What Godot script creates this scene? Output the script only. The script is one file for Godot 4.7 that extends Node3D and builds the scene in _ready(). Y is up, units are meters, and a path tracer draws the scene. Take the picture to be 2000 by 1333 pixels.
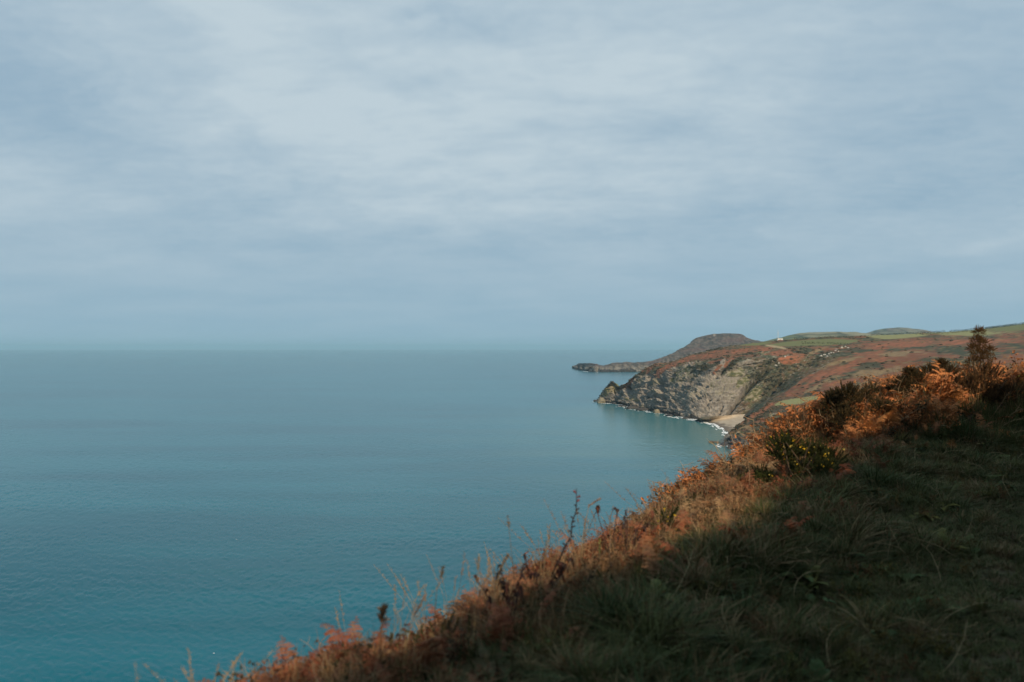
extends Node3D
# A coast path above the sea: sky, sea, headlands, and the shaded, plant-grown edge of the path.
# y is up, sea level is y = 0, the camera stands 80 m above it and looks along -z.

const EYE_HEIGHT := 80.0
const TO_SUN := Vector3(0.29, 0.49, 0.82)

var rng := RandomNumberGenerator.new()
var fine := FastNoiseLite.new()
var broad := FastNoiseLite.new()
var cells := FastNoiseLite.new()
var cracks := FastNoiseLite.new()
var used_names := {}


func _ready() -> void:
	rng.seed = 20
	setup_noise()
	build_camera()
	build_sky()
	build_sun()
	build_sea()
	build_far_land()
	build_headland()
	build_spur()
	build_shore()
	build_plateau_things()
	build_path_ground()
	build_plants()


func build_camera() -> void:
	var camera := Camera3D.new()
	camera.name = "camera"
	camera.far = 120000.0
	camera.near = 0.05
	camera.position = Vector3(0, EYE_HEIGHT, 0)
	camera.rotation = Vector3(0.0074, 0, 0)
	var lens := CameraAttributesPhysical.new()
	lens.frustum_focal_length = 33.0
	lens.frustum_focus_distance = 28.0
	lens.frustum_near = 0.05
	lens.frustum_far = 120000.0
	lens.exposure_aperture = 2.0
	camera.attributes = lens
	camera.fov = 39.96
	add_child(camera)
	camera.current = true


func build_sun() -> void:
	var sun := DirectionalLight3D.new()
	sun.name = "sun"
	sun.light_color = Color(1.0, 0.9, 0.76)
	sun.light_energy = 1.4
	sun.light_angular_distance = 0.6
	sun.shadow_enabled = true
	add_child(sun)
	sun.look_at_from_position(TO_SUN.normalized() * 100.0, Vector3.ZERO)


func build_sky() -> void:
	# thin, streaky high cloud over pale blue; one quarter of the round is computed and laid four times, every other one mirrored, so the sky goes on alike on every side
	var wide := 1024
	var high := 1024
	var veil := FastNoiseLite.new()
	veil.seed = 5
	veil.frequency = 1.0
	veil.fractal_octaves = 5
	veil.fractal_gain = 0.57
	veil.domain_warp_enabled = true
	veil.domain_warp_amplitude = 0.35
	veil.domain_warp_frequency = 0.9
	var streak := FastNoiseLite.new()
	streak.seed = 11
	streak.frequency = 1.0
	streak.fractal_octaves = 4
	var part := Image.create(wide, high, false, Image.FORMAT_RGBF)
	# broad patches of cloud: azimuth, elevation (degrees), half width, half height, tilt, amount
	var patches := [[-7.0, 11.5, 11.0, 4.0, -0.25, 0.42], [0.0, 16.0, 12.0, 4.5, 0.0, 0.40], [-15.0, 18.0, 8.0, 3.5, -0.4, 0.30], [10.0, 14.0, 10.0, 5.0, 0.1, 0.25],
		[-25.0, 15.5, 7.0, 2.5, -0.5, 0.14], [-21.0, 9.0, 10.0, 1.4, 0.08, 0.16], [-25.0, 11.5, 8.0, 2.6, -0.3, -0.26], [-19.0, 13.0, 5.0, 3.4, -0.6, -0.16], [-4.5, 19.3, 4.0, 1.2, 0.1, -0.34], [-4.0, 15.0, 3.0, 1.0, 0.3, -0.16],
		[15.0, 8.0, 14.0, 2.4, 0.0, -0.12], [25.0, 15.0, 9.0, 7.0, 0.2, -0.14], [-8.0, 6.2, 12.0, 1.4, 0.0, -0.10], [26.5, 5.6, 4.6, 0.33, 0.16, 0.30], [19.0, 3.5, 4.5, 0.35, 0.03, 0.14], [21.0, 2.45, 2.2, 0.12, 0.03, -0.14], [8.0, 3.3, 9.0, 0.9, 0.0, 0.06]]
	for column in wide:
		var az := (float(column) + 0.5) / wide * 90.0 - 45.0
		var edge := smoothstep(45.0, 36.0, absf(az))
		for row in high:
			var el := 90.0 - (float(row) + 0.5) / high * 90.0
			var s := maxf(sin(deg_to_rad(el)), 0.0)
			var reach := 1.0 / (s + 0.12)
			# the cloud sheet seen from below: far parts are squeezed into streaks
			var gx := sin(deg_to_rad(az)) * cos(deg_to_rad(el)) * reach
			var gz := cos(deg_to_rad(az)) * cos(deg_to_rad(el)) * reach
			var n := veil.get_noise_2d(gx * 0.75 + 3.1, gz * 0.9)
			var m := streak.get_noise_2d(gx * 2.6 + gz * 0.9, gz * 4.0)
			var wisp := streak.get_noise_2d(gx * 9.0 + gz * 2.0 + n * 2.0, gz * 13.0)
			var cover := 0.38 + 0.44 * n + (0.09 * m + 0.14 * wisp) * smoothstep(0.5, 9.0, el)
			if el < 26.0:
				var warp_x := veil.get_noise_2d(az * 0.11, el * 0.2 + 40.0) * 6.0
				var warp_y := veil.get_noise_2d(az * 0.11 + 70.0, el * 0.25) * 2.2
				for p in patches:
					var dx: float = az + warp_x - p[0]
					var dy: float = el + warp_y * minf(p[3], 1.5) / 1.5 - p[1] - dx * p[4] * 0.5
					var q: float = (dx * dx) / (p[2] * p[2]) + (dy * dy) / (p[3] * p[3])
					if q < 5.0:
						cover += p[5] * exp(-q) * (1.0 + 0.5 * m) * edge
			cover *= smoothstep(-1.0, 9.0, el) * 0.85 + 0.15
			cover = clampf(cover, 0.0, 1.0)
			var low := pow(clampf(1.0 - s, 0.0, 1.0), 9.0)
			var clear := Color(0.315, 0.445, 0.56).lerp(Color(0.285, 0.45, 0.56), low)
			var cloud := Color(0.52, 0.625, 0.69)
			part.set_pixel(column, row, clear.lerp(cloud, cover))
	var sky_image := Image.create(4096, 2048, false, Image.FORMAT_RGBF)
	sky_image.fill(Color(0.24, 0.36, 0.44))
	var flipped := part.duplicate()
	flipped.flip_x()
	for k in 5:
		sky_image.blit_rect(part if k % 2 == 0 else flipped, Rect2i(0, 0, wide, high), Vector2i(k * 1024 - 512, 0))
	var pano := PanoramaSkyMaterial.new()
	pano.panorama = ImageTexture.create_from_image(sky_image)
	var sky := Sky.new()
	sky.sky_material = pano
	var env := Environment.new()
	env.background_mode = Environment.BG_SKY
	env.sky = sky
	env.tonemap_mode = Environment.TONE_MAPPER_LINEAR
	env.tonemap_exposure = 1.0
	env.fog_enabled = true
	env.fog_density = 0.00004
	env.fog_light_color = Color(0.70, 0.90, 1.0)
	env.sdfgi_enabled = true
	env.ssao_enabled = true
	env.ssil_enabled = true
	var world := WorldEnvironment.new()
	world.name = "world"
	world.environment = env
	add_child(world)


# ---------------------------------------------------------------- helpers

func setup_noise() -> void:
	fine.seed = 3
	fine.frequency = 1.0
	fine.fractal_octaves = 4
	broad.seed = 8
	broad.frequency = 1.0
	broad.fractal_octaves = 3
	cells.seed = 4
	cells.noise_type = FastNoiseLite.TYPE_CELLULAR
	cells.frequency = 1.0
	cells.cellular_return_type = FastNoiseLite.RETURN_CELL_VALUE
	cells.fractal_type = FastNoiseLite.FRACTAL_NONE
	cracks.seed = 4
	cracks.noise_type = FastNoiseLite.TYPE_CELLULAR
	cracks.frequency = 1.0
	cracks.cellular_return_type = FastNoiseLite.RETURN_DISTANCE2_SUB
	cracks.fractal_type = FastNoiseLite.FRACTAL_NONE


func free_name(called: String) -> String:
	var n: int = used_names.get(called, 0)
	used_names[called] = n + 1
	return called if n == 0 else "%s_%03d" % [called, n]


func painted(rough := 0.9, shine := 0.3) -> StandardMaterial3D:
	var m := StandardMaterial3D.new()
	m.vertex_color_use_as_albedo = true
	m.roughness = rough
	m.metallic_specular = shine
	m.cull_mode = BaseMaterial3D.CULL_DISABLED
	return m


func leafy(light_through := 0.35, rough := 0.75) -> StandardMaterial3D:
	var m := painted(rough, 0.3)
	m.backlight_enabled = true
	m.backlight = Color(light_through, light_through, light_through)
	return m


func setting(called: String, mesh: Mesh, material: Material) -> MeshInstance3D:
	var o := MeshInstance3D.new()
	o.name = free_name(called)
	o.mesh = mesh
	o.material_override = material
	o.set_meta("kind", "structure")
	add_child(o)
	return o


func thing(called: String, label: String, category: String, where: Vector3, group := "") -> Node3D:
	var o := Node3D.new()
	o.name = free_name(called)
	o.position = where
	o.set_meta("label", label)
	o.set_meta("category", category)
	if group != "":
		o.set_meta("group", group)
	add_child(o)
	return o


func part_of(owner_node: Node3D, called: String, mesh: Mesh, material: Material, where := Transform3D()) -> MeshInstance3D:
	var o := MeshInstance3D.new()
	o.name = called
	o.mesh = mesh
	o.material_override = material
	o.transform = where
	owner_node.add_child(o, true)
	return o


func many(called: String, mesh: Mesh, material: Material, places: Array, tints: Array, owner_node: Node3D = null) -> MultiMeshInstance3D:
	var mm := MultiMesh.new()
	mm.transform_format = MultiMesh.TRANSFORM_3D
	mm.use_colors = true
	mm.mesh = mesh
	mm.instance_count = places.size()
	for k in places.size():
		mm.set_instance_transform(k, places[k])
		mm.set_instance_color(k, tints[k])
	var o := MultiMeshInstance3D.new()
	o.multimesh = mm
	o.material_override = material
	o.set_meta("kind", "stuff")
	if owner_node:
		o.name = called
		owner_node.add_child(o, true)
	else:
		o.name = free_name(called)
		add_child(o)
	return o


func mix3(a: Color, b: Color, t: float) -> Color:
	return a.lerp(b, clampf(t, 0.0, 1.0))


# collects triangles with a colour at every corner
class Shape:
	var v := PackedVector3Array()
	var c := PackedColorArray()

	func tri(p: Vector3, q: Vector3, r: Vector3, col: Color) -> void:
		v.append(p); v.append(q); v.append(r)
		c.append(col); c.append(col); c.append(col)

	func quad(p: Vector3, q: Vector3, r: Vector3, s: Vector3, col: Color) -> void:
		tri(p, q, r, col)
		tri(p, r, s, col)

	# a flat, tapering blade along the points
	func blade(points: Array, width: float, side: Vector3, col: Color, tip: Color) -> void:
		var n := points.size()
		for k in n - 1:
			var t0 := float(k) / (n - 1)
			var t1 := float(k + 1) / (n - 1)
			var w0 := width * (1.0 - t0 * t0) * 0.5
			var w1 := width * (1.0 - t1 * t1) * 0.5
			var a: Vector3 = points[k]
			var b: Vector3 = points[k + 1]
			var shade := col.lerp(tip, t0)
			if k == n - 2:
				tri(a - side * w0, b, a + side * w0, shade)
			else:
				quad(a - side * w0, b - side * w1, b + side * w1, a + side * w0, shade)

	# a round stem along the points
	func tube(points: Array, radius0: float, radius1: float, sides: int, col: Color) -> void:
		var n := points.size()
		var rings := []
		for k in n:
			var here: Vector3 = points[k]
			var along: Vector3 = (points[mini(k + 1, n - 1)] - points[maxi(k - 1, 0)]).normalized()
			var across := along.cross(Vector3(0.31, 0.2, 0.93)).normalized()
			var other := along.cross(across).normalized()
			var r := lerpf(radius0, radius1, float(k) / (n - 1))
			var ring := []
			for s in sides:
				var a := TAU * s / sides
				ring.append(here + (across * cos(a) + other * sin(a)) * r)
			rings.append(ring)
		for k in n - 1:
			for s in sides:
				var s2 := (s + 1) % sides
				quad(rings[k][s], rings[k + 1][s], rings[k + 1][s2], rings[k][s2], col)
		for s in sides - 2:
			tri(rings[n - 1][0], rings[n - 1][s + 1], rings[n - 1][s + 2], col)

	func box(lo: Vector3, hi: Vector3, col: Color) -> void:
		var p := []
		for k in 8:
			p.append(Vector3(hi.x if k & 1 else lo.x, hi.y if k & 2 else lo.y, hi.z if k & 4 else lo.z))
		quad(p[0], p[2], p[3], p[1], col)
		quad(p[4], p[5], p[7], p[6], col)
		quad(p[0], p[1], p[5], p[4], col)
		quad(p[2], p[6], p[7], p[3], col)
		quad(p[0], p[4], p[6], p[2], col)
		quad(p[1], p[3], p[7], p[5], col)

	func mesh() -> ArrayMesh:
		var arrays := []
		arrays.resize(Mesh.ARRAY_MAX)
		arrays[Mesh.ARRAY_VERTEX] = v
		arrays[Mesh.ARRAY_COLOR] = c
		var m := ArrayMesh.new()
		m.add_surface_from_arrays(Mesh.PRIMITIVE_TRIANGLES, arrays)
		return m


# a sheet of nu x nv points as one smooth mesh
func sheet(points: PackedVector3Array, colors: PackedColorArray, nu: int, nv: int, flat := false) -> ArrayMesh:
	var normals := sheet_normals(points, nu, nv)
	var turned := sheet_turned(points, nu, nv)
	var index := PackedInt32Array()
	index.resize((nu - 1) * (nv - 1) * 6)
	var k := 0
	for i in nu - 1:
		for j in nv - 1:
			var a := i * nv + j
			if turned:
				index[k] = a; index[k + 1] = a + nv + 1; index[k + 2] = a + 1
				index[k + 3] = a; index[k + 4] = a + nv; index[k + 5] = a + nv + 1
			else:
				index[k] = a; index[k + 1] = a + 1; index[k + 2] = a + nv + 1
				index[k + 3] = a; index[k + 4] = a + nv + 1; index[k + 5] = a + nv
			k += 6
	var arrays := []
	arrays.resize(Mesh.ARRAY_MAX)
	arrays[Mesh.ARRAY_VERTEX] = points
	if not flat:
		arrays[Mesh.ARRAY_NORMAL] = normals
	arrays[Mesh.ARRAY_COLOR] = colors
	arrays[Mesh.ARRAY_INDEX] = index
	var m := ArrayMesh.new()
	m.add_surface_from_arrays(Mesh.PRIMITIVE_TRIANGLES, arrays)
	return m


# whether rows and columns run so that the sheet's face would look down
func sheet_turned(points: PackedVector3Array, nu: int, nv: int) -> bool:
	var up := 0.0
	for i in range(0, nu - 1, maxi(nu / 24, 1)):
		for j in range(0, nv - 1, maxi(nv / 24, 1)):
			var a := points[i * nv + j]
			up += (points[(i + 1) * nv + j] - a).cross(points[i * nv + j + 1] - a).y
	return up < 0.0


func sheet_normals(points: PackedVector3Array, nu: int, nv: int) -> PackedVector3Array:
	var normals := PackedVector3Array()
	normals.resize(nu * nv)
	var side := -1.0 if sheet_turned(points, nu, nv) else 1.0
	for i in nu:
		for j in nv:
			var du := points[mini(i + 1, nu - 1) * nv + j] - points[maxi(i - 1, 0) * nv + j]
			var dv := points[i * nv + mini(j + 1, nv - 1)] - points[i * nv + maxi(j - 1, 0)]
			normals[i * nv + j] = du.cross(dv).normalized() * side
	return normals


func spline(p0: Vector3, p1: Vector3, p2: Vector3, p3: Vector3, f: float) -> Vector3:
	return 0.5 * (2.0 * p1 + (p2 - p0) * f + (2.0 * p0 - 5.0 * p1 + 4.0 * p2 - p3) * f * f + (3.0 * p1 - p0 - 3.0 * p2 + p3) * f * f * f)


# the land as it runs from section to section: the row of a section at the place u
func section(stations: Array, u: float) -> Array:
	var n := stations.size()
	var i := clampi(int(floor(u)), 0, n - 2)
	var f := u - i
	var out := []
	for k in stations[0].size():
		out.append(spline(stations[maxi(i - 1, 0)][k], stations[i][k], stations[i + 1][k], stations[mini(i + 2, n - 1)][k], f))
	return out


func along_section(rows: Array, v: float) -> Vector3:
	var n := rows.size()
	var i := clampi(int(floor(v)), 0, n - 2)
	return spline(rows[maxi(i - 1, 0)], rows[i], rows[i + 1], rows[mini(i + 2, n - 1)], v - i)


func land_points(stations: Array, us: PackedFloat32Array, vs: PackedFloat32Array) -> PackedVector3Array:
	var out := PackedVector3Array()
	out.resize(us.size() * vs.size())
	for i in us.size():
		var rows := section(stations, us[i])
		for j in vs.size():
			out[i * vs.size() + j] = along_section(rows, vs[j])
	return out


func spread(from: float, to: float, count: int) -> PackedFloat32Array:
	var out := PackedFloat32Array()
	for k in count:
		out.append(lerpf(from, to, float(k) / (count - 1)))
	return out


# how far inside each kind of ground cover the place (u, v) lies, the last covering zone wins
func cover_at(zones: Array, u: float, v: float, ragged: float) -> Vector2:
	var kind := -1.0
	var depth := 0.0
	for z in zones:
		var du: float = u - z[0]
		if absf(du) > 2.2:
			continue
		var dv: float = v - z[1]
		var a: float = z[2] * du + z[3] * dv
		if absf(a) > 1.7:
			continue
		var b: float = z[4] * du + z[5] * dv
		var r := sqrt(a * a + b * b) + (ragged if z[6] < 4 else ragged * 0.15)
		if r < 1.0:
			kind = z[6]
			depth = 1.0 - r
	return Vector2(kind, depth)


# ---------------------------------------------------------------- sea

func wave_height(x: float, z: float) -> float:
	# wind waves run slantwise to the shore; gusts roughen some patches and leave others smooth
	var a := x * 0.94 + z * 0.34
	var b := z * 0.94 - x * 0.34
	var gust := 1.0 + 0.8 * broad.get_noise_2d(x / 240.0 + 9.0, z / 90.0)
	return (0.20 * fine.get_noise_2d(a / 3.6, b / 2.0) + 0.12 * broad.get_noise_2d(a / 15.0 + 5.0, b / 8.0)) * gust


func build_sea() -> void:
	# rings grow wider with distance; the part that the camera faces is cut finer
	var rings := PackedFloat32Array([0.0, 30.0, 80.0, 140.0])
	var radius := 185.0
	while radius < 52000.0:
		rings.append(radius)
		radius *= 1.0046 if radius < 4200.0 else 1.06
	rings.append(52000.0)
	var angles := PackedFloat32Array()
	for k in 26:
		angles.append(-PI + k * (PI - 0.6) / 26.0)
	for k in 700:
		angles.append(-0.6 + k * 1.2 / 700.0)
	for k in 27:
		angles.append(0.6 + k * (PI - 0.6) / 26.0)
	var points := PackedVector3Array()
	var colors := PackedColorArray()
	for i in rings.size():
		for a in angles:
			var p := Vector3(sin(a) * rings[i], 0.0, -cos(a) * rings[i])
			# currents: slow patches of bluer and greener water, milky green where the waves stir sand in the cove
			var n := broad.get_noise_2d(p.x / 900.0, p.z / 260.0)
			var n2 := broad.get_noise_2d(p.x / 240.0 + 9.0, p.z / 70.0)
			var deep := Color(0.002, 0.094, 0.136)
			var col := mix3(deep, Color(0.005, 0.126, 0.176), 0.5 + n * 1.3 + n2 * 0.9)
			var cove := Vector2(p.x - 190.0, (p.z + 900.0) * 0.42).length() + n2 * 70.0
			col = mix3(col, Color(0.06, 0.175, 0.185), smoothstep(270.0, 20.0, cove))
			colors.append(col)
			if rings[i] > 180.0 and rings[i] < 5000.0 and absf(a) < 0.62:
				p.y = wave_height(p.x, p.z) * smoothstep(5000.0, 2500.0, rings[i])
			points.append(p)
	setting("sea", sheet(points, colors, rings.size(), angles.size()), painted(0.18, 0.15))


# ---------------------------------------------------------------- far land

func build_far_land() -> void:
	var ground := painted(0.95, 0.2)
	# the far headland with its flat-topped hill
	var us := spread(0.0, FAR_HEADLAND.size() - 1.0, 560)
	var vs := spread(0.0, 7.0, 150)
	var p := land_points(FAR_HEADLAND, us, vs)
	var n := sheet_normals(p, us.size(), vs.size())
	var c := PackedColorArray()
	c.resize(p.size())
	for i in us.size():
		for j in vs.size():
			var k := i * vs.size() + j
			var q := p[k]
			var steep := smoothstep(4.2, 2.0, vs[j]) if us[i] < 8.5 else smoothstep(3.0, 1.5, vs[j])
			var blocks := cells.get_noise_2d((-q.z * 0.9 + q.y * 2.0) / 60.0, q.y / 22.0 + us[i] * 1.5)
			var rough := fine.get_noise_3d(q.x / 45.0, q.y / 30.0, q.z / 60.0)
			p[k] = q + n[k] * (blocks * 9.0 * steep + rough * lerpf(4.0, 8.0, steep)) * smoothstep(0.0, 1.5, vs[j])
			var spot := fine.get_noise_3d(q.x / 16.0 + 5.0, q.y / 9.0, q.z / 40.0)
			var heath := mix3(Color(0.05, 0.048, 0.045), Color(0.105, 0.09, 0.08), 0.5 + spot * 1.6)
			heath = mix3(heath, Color(0.11, 0.075, 0.07), smoothstep(-0.05, 0.3, broad.get_noise_3d(q.x / 90.0, q.y / 30.0, q.z / 200.0)) * 0.6)
			var rock := mix3(Color(0.10, 0.095, 0.085), Color(0.20, 0.185, 0.155), 0.5 + spot * 1.2)
			rock = mix3(rock, Color(0.03, 0.03, 0.03), smoothstep(7.0, 1.0, q.y + spot * 6.0))
			c[k] = mix3(heath, rock, steep * 0.9 + spot * 0.5)
	setting("far_headland", sheet(p, c, us.size(), vs.size(), true), ground)
	for h in 2:
		var stations: Array = [HILL_NEAR, HILL_FAR][h]
		us = spread(0.0, stations.size() - 1.0, 220)
		vs = spread(0.0, 5.0, 60)
		p = land_points(stations, us, vs)
		n = sheet_normals(p, us.size(), vs.size())
		c = PackedColorArray()
		c.resize(p.size())
		for i in us.size():
			for j in vs.size():
				var k := i * vs.size() + j
				var q := p[k]
				p[k] = q + Vector3.UP * fine.get_noise_2d(q.x / 120.0, q.z / 200.0) * 5.0
				# fields parted by dark hedges, rough grazing between
				var field := cells.get_noise_2d(q.x / 130.0 + 3.0 * h, q.z / 330.0)
				var seam := cracks.get_noise_2d(q.x / 130.0 + 3.0 * h, q.z / 330.0)
				var spot := fine.get_noise_2d(q.x / 30.0, q.z / 80.0)
				var col := mix3(Color(0.15, 0.16, 0.10), Color(0.25, 0.235, 0.17), 0.5 + field * 0.6 + spot * 0.5)
				col = mix3(col, Color(0.13, 0.15, 0.075), smoothstep(0.2, 0.7, field))
				if h == 1:
					col = mix3(col, Color(0.13, 0.10, 0.08), smoothstep(-0.2, 0.3, spot + field * 0.4))
				col = mix3(col, Color(0.05, 0.06, 0.04), smoothstep(-0.84, -0.95, seam) * 0.8)
				col = mix3(col, Color(0.06, 0.075, 0.05), smoothstep(0.1, 0.4, broad.get_noise_2d(q.x / 160.0 + 20.0, q.z / 200.0)) * smoothstep(2.6, 1.4, vs[j]))
				c[k] = col
		setting("hill", sheet(p, c, us.size(), vs.size()), ground)


# ---------------------------------------------------------------- the headland across the cove

const BRACKEN := Color(0.26, 0.108, 0.066)
const SCRUB := Color(0.052, 0.06, 0.042)
const OLIVE := Color(0.135, 0.13, 0.065)
const STRAW := Color(0.22, 0.165, 0.095)
const GREEN_FIELD := Color(0.135, 0.155, 0.068)
const PALE_FIELD := Color(0.235, 0.245, 0.115)
const TRACK := Color(0.36, 0.30, 0.19)

var headland_points: PackedVector3Array
var headland_us: PackedFloat32Array
var headland_vs: PackedFloat32Array
var scrub_places := []
var scrub_tints := []


func cover_color(kind: float, spot: float) -> Color:
	match int(kind):
		0: return mix3(BRACKEN, Color(0.14, 0.08, 0.05), 0.42 + spot * 1.9)
		1: return mix3(SCRUB, Color(0.085, 0.072, 0.05), 0.4 + spot * 1.4)
		2: return mix3(OLIVE, Color(0.24, 0.22, 0.17) if spot > 0.12 else Color(0.07, 0.075, 0.04), 0.25 + absf(spot) * 2.2)
		3: return mix3(STRAW, Color(0.17, 0.12, 0.075), 0.45 + spot * 1.4)
		4: return mix3(GREEN_FIELD, Color(0.15, 0.15, 0.075), 0.4 + spot)
		5: return mix3(PALE_FIELD, Color(0.20, 0.20, 0.10), 0.4 + spot)
	return mix3(TRACK, STRAW, 0.3 + spot)


# how deep a gully cuts at (u, v): metres
func gully_at(u: float, v: float) -> float:
	var deepest := 0.0
	for g in GULLIES:
		if u < minf(g[0], g[2]) - 0.4 or u > maxf(g[0], g[2]) + 0.4:
			continue
		# in metres: a step of u is about 42 m along the shore, a step of v about 20 m up the face
		var a := Vector2(g[0] * 42.0, g[1] * 20.0)
		var b := Vector2(g[2] * 42.0, g[3] * 20.0)
		var p := Vector2(u * 42.0, v * 20.0)
		var t := clampf((p - a).dot(b - a) / (b - a).length_squared(), -0.1, 1.1)
		var off := p.distance_to(a + (b - a) * t)
		var wide: float = g[4] * 2.0
		if off < wide:
			deepest = maxf(deepest, g[5] * 1.8 * (1.0 - off / wide) * smoothstep(-0.1, 0.1, t) * smoothstep(1.1, 0.85, t))
	return deepest


func build_headland() -> void:
	var us := PackedFloat32Array()
	var u := 0.0
	while u <= 14.0:
		us.append(u)
		u += 0.018 if u < 10.4 else 0.04
	var vs := PackedFloat32Array()
	var v := 0.4
	while v < 9.0:
		vs.append(v)
		v += 0.036 if v < 5.2 else (0.03 if v < 7.1 else 0.12)
	var nu := us.size()
	var nv := vs.size()
	var p := land_points(HEADLAND, us, vs)
	var n := sheet_normals(p, nu, nv)
	var c := PackedColorArray()
	c.resize(p.size())
	for i in nu:
		for j in nv:
			var k := i * nv + j
			var q := p[k]
			var uu := us[i]
			var vv := vs[j]
			var ragged := fine.get_noise_3d(q.x / 26.0, q.y / 9.0, q.z / 26.0)
			var spot := fine.get_noise_3d(q.x / 7.0 + 40.0, q.y / 4.0, q.z / 7.0)
			var grit := fine.get_noise_3d(q.x / 2.6 + 80.0, q.y / 1.7, q.z / 2.6)
			# beds of rock dip along the shore: blocks are long that way
			var along := (-q.z) * 0.9 + q.y * -0.43
			var over := q.y * 0.9 + (-q.z) * 0.43
			var warp := ragged * 4.0
			# ribs: long steps of rock, each with a broad face and a narrow, steep side
			var lay := (over + warp * 0.5) / 15.0 + broad.get_noise_2d(along / 110.0, over / 70.0) * 1.0
			var rib := lay - floorf(lay)
			rib = (rib / 0.78 if rib < 0.78 else (1.0 - rib) / 0.22) - 0.5
			var lay2 := (over + warp * 0.6) / 4.4 + broad.get_noise_2d(along / 30.0 + 9.0, over / 20.0) * 1.4
			var rib2 := lay2 - floorf(lay2)
			rib2 = (rib2 / 0.75 if rib2 < 0.75 else (1.0 - rib2) / 0.25) - 0.5
			var bed := cells.get_noise_2d((along + warp * 2.0) / 34.0, (over + warp) / 10.0)
			var block := cells.get_noise_2d((along + warp) / 12.0 + 20.0, (over + warp * 0.5) / 4.6)
			var chip := cells.get_noise_2d(along / 4.5 + 70.0, over / 2.2)
			var seam := cracks.get_noise_2d((along + warp) / 12.0 + 20.0, (over + warp * 0.5) / 4.6) + 1.0
			var cliff := smoothstep(5.25, 4.7, vv + ragged * 1.0) * smoothstep(9.5, 8.7, uu + ragged * 1.2 + (vv - 2.2) * 0.28)
			var cover := cover_at(HEADLAND_ZONES, uu, vv, ragged * 1.1 + spot * 0.25)
			var bare := cliff
			if cover.x >= 0.0:
				bare = cliff * smoothstep(0.35, 0.0, cover.y)
			var cut := gully_at(uu + ragged * 0.12, vv + spot * 0.12) if uu < 11.0 else 0.0
			var lift := bare * (rib * 9.0 + rib2 * 2.2 + bed * 0.8 + block * 0.8 + chip * 0.7 - smoothstep(0.18, 0.0, seam) * 1.2) + ragged * lerpf(1.6, 1.1, cliff) + grit * 0.7 * bare - cut
			if vv > 5.2 and cover.x < 4.0:
				lift += spot * 0.9
			if cover.x >= 4.0:
				lift *= 0.15
			p[k] = q + n[k] * lift * smoothstep(0.5, 1.15, vv)
			# what covers the place
			var tone := broad.get_noise_3d(q.x / 60.0, q.y / 22.0, q.z / 60.0)
			var hue := fine.get_noise_3d(q.x / 3.1 + 190.0, q.y / 2.1, q.z / 3.1)
			var rock := mix3(Color(0.15, 0.138, 0.126), Color(0.31, 0.282, 0.242), 0.5 + hue * 1.1 + tone * 0.4)
			rock = mix3(rock, Color(0.29, 0.24, 0.125), smoothstep(0.12, 0.42, tone + hue * 0.35) * smoothstep(5.8, 3.0, uu))
			rock = mix3(rock, Color(0.10, 0.105, 0.115), smoothstep(0.2, 0.6, -tone + hue * 0.4) * 0.35)
			rock = mix3(rock, Color(0.115, 0.12, 0.055), smoothstep(0.22, 0.5, tone * 0.6 + hue * 0.7) * smoothstep(1.4, 3.4, vv) * 0.7)
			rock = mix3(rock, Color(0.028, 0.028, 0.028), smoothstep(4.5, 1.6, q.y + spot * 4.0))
			var heath := mix3(Color(0.16, 0.075, 0.05), SCRUB, smoothstep(-0.25, 0.2, tone + spot * 0.6))
			heath = mix3(heath, STRAW, smoothstep(0.15, 0.45, spot + ragged * 0.4) * 0.6)
			if vv < 5.0 and uu < 11.0:
				heath = mix3(mix3(Color(0.085, 0.082, 0.045), Color(0.12, 0.075, 0.05), 0.5 + spot * 1.5), SCRUB, smoothstep(-0.1, 0.25, tone + ragged * 0.5))
				heath = mix3(heath, Color(0.25, 0.235, 0.20), smoothstep(0.26, 0.4, hue))
			if vv > 7.0:
				heath = mix3(GREEN_FIELD, OLIVE, 0.5 + spot)
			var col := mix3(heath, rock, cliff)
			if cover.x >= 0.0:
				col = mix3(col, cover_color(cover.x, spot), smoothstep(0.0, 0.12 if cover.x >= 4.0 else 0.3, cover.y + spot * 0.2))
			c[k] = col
			# low bushes stand where the scrub is
			if vv > 2.0 and vv < 7.0 and cover.x != 4.0 and cover.x != 5.0 and cover.x != 6.0 and uu < 13.3:
				var chance := 0.012
				if cover.x == 1.0:
					chance = 0.05
				elif cover.x == 0.0:
					chance = 0.006
				elif cliff > 0.5:
					chance = 0.003
				if uu > 10.4:
					chance *= 1.6
				if rng.randf() < chance:
					var size := rng.randf_range(0.7, 1.9)
					scrub_places.append(Transform3D(Basis(Vector3.UP, rng.randf() * TAU).scaled(Vector3(size * 1.3, size * 0.75, size * 1.3)), p[k]))
					var t := mix3(SCRUB, Color(0.11, 0.085, 0.05), rng.randf() * rng.randf())
					scrub_tints.append(t)
	headland_points = p
	headland_us = us
	headland_vs = vs
	setting("headland", sheet(p, c, nu, nv, true), painted(0.95, 0.2))


func on_headland(place: Vector2) -> Vector3:
	var i := headland_us.bsearch(place.x)
	var j := headland_vs.bsearch(place.y)
	return headland_points[clampi(i, 0, headland_us.size() - 1) * headland_vs.size() + clampi(j, 0, headland_vs.size() - 1)]


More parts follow.
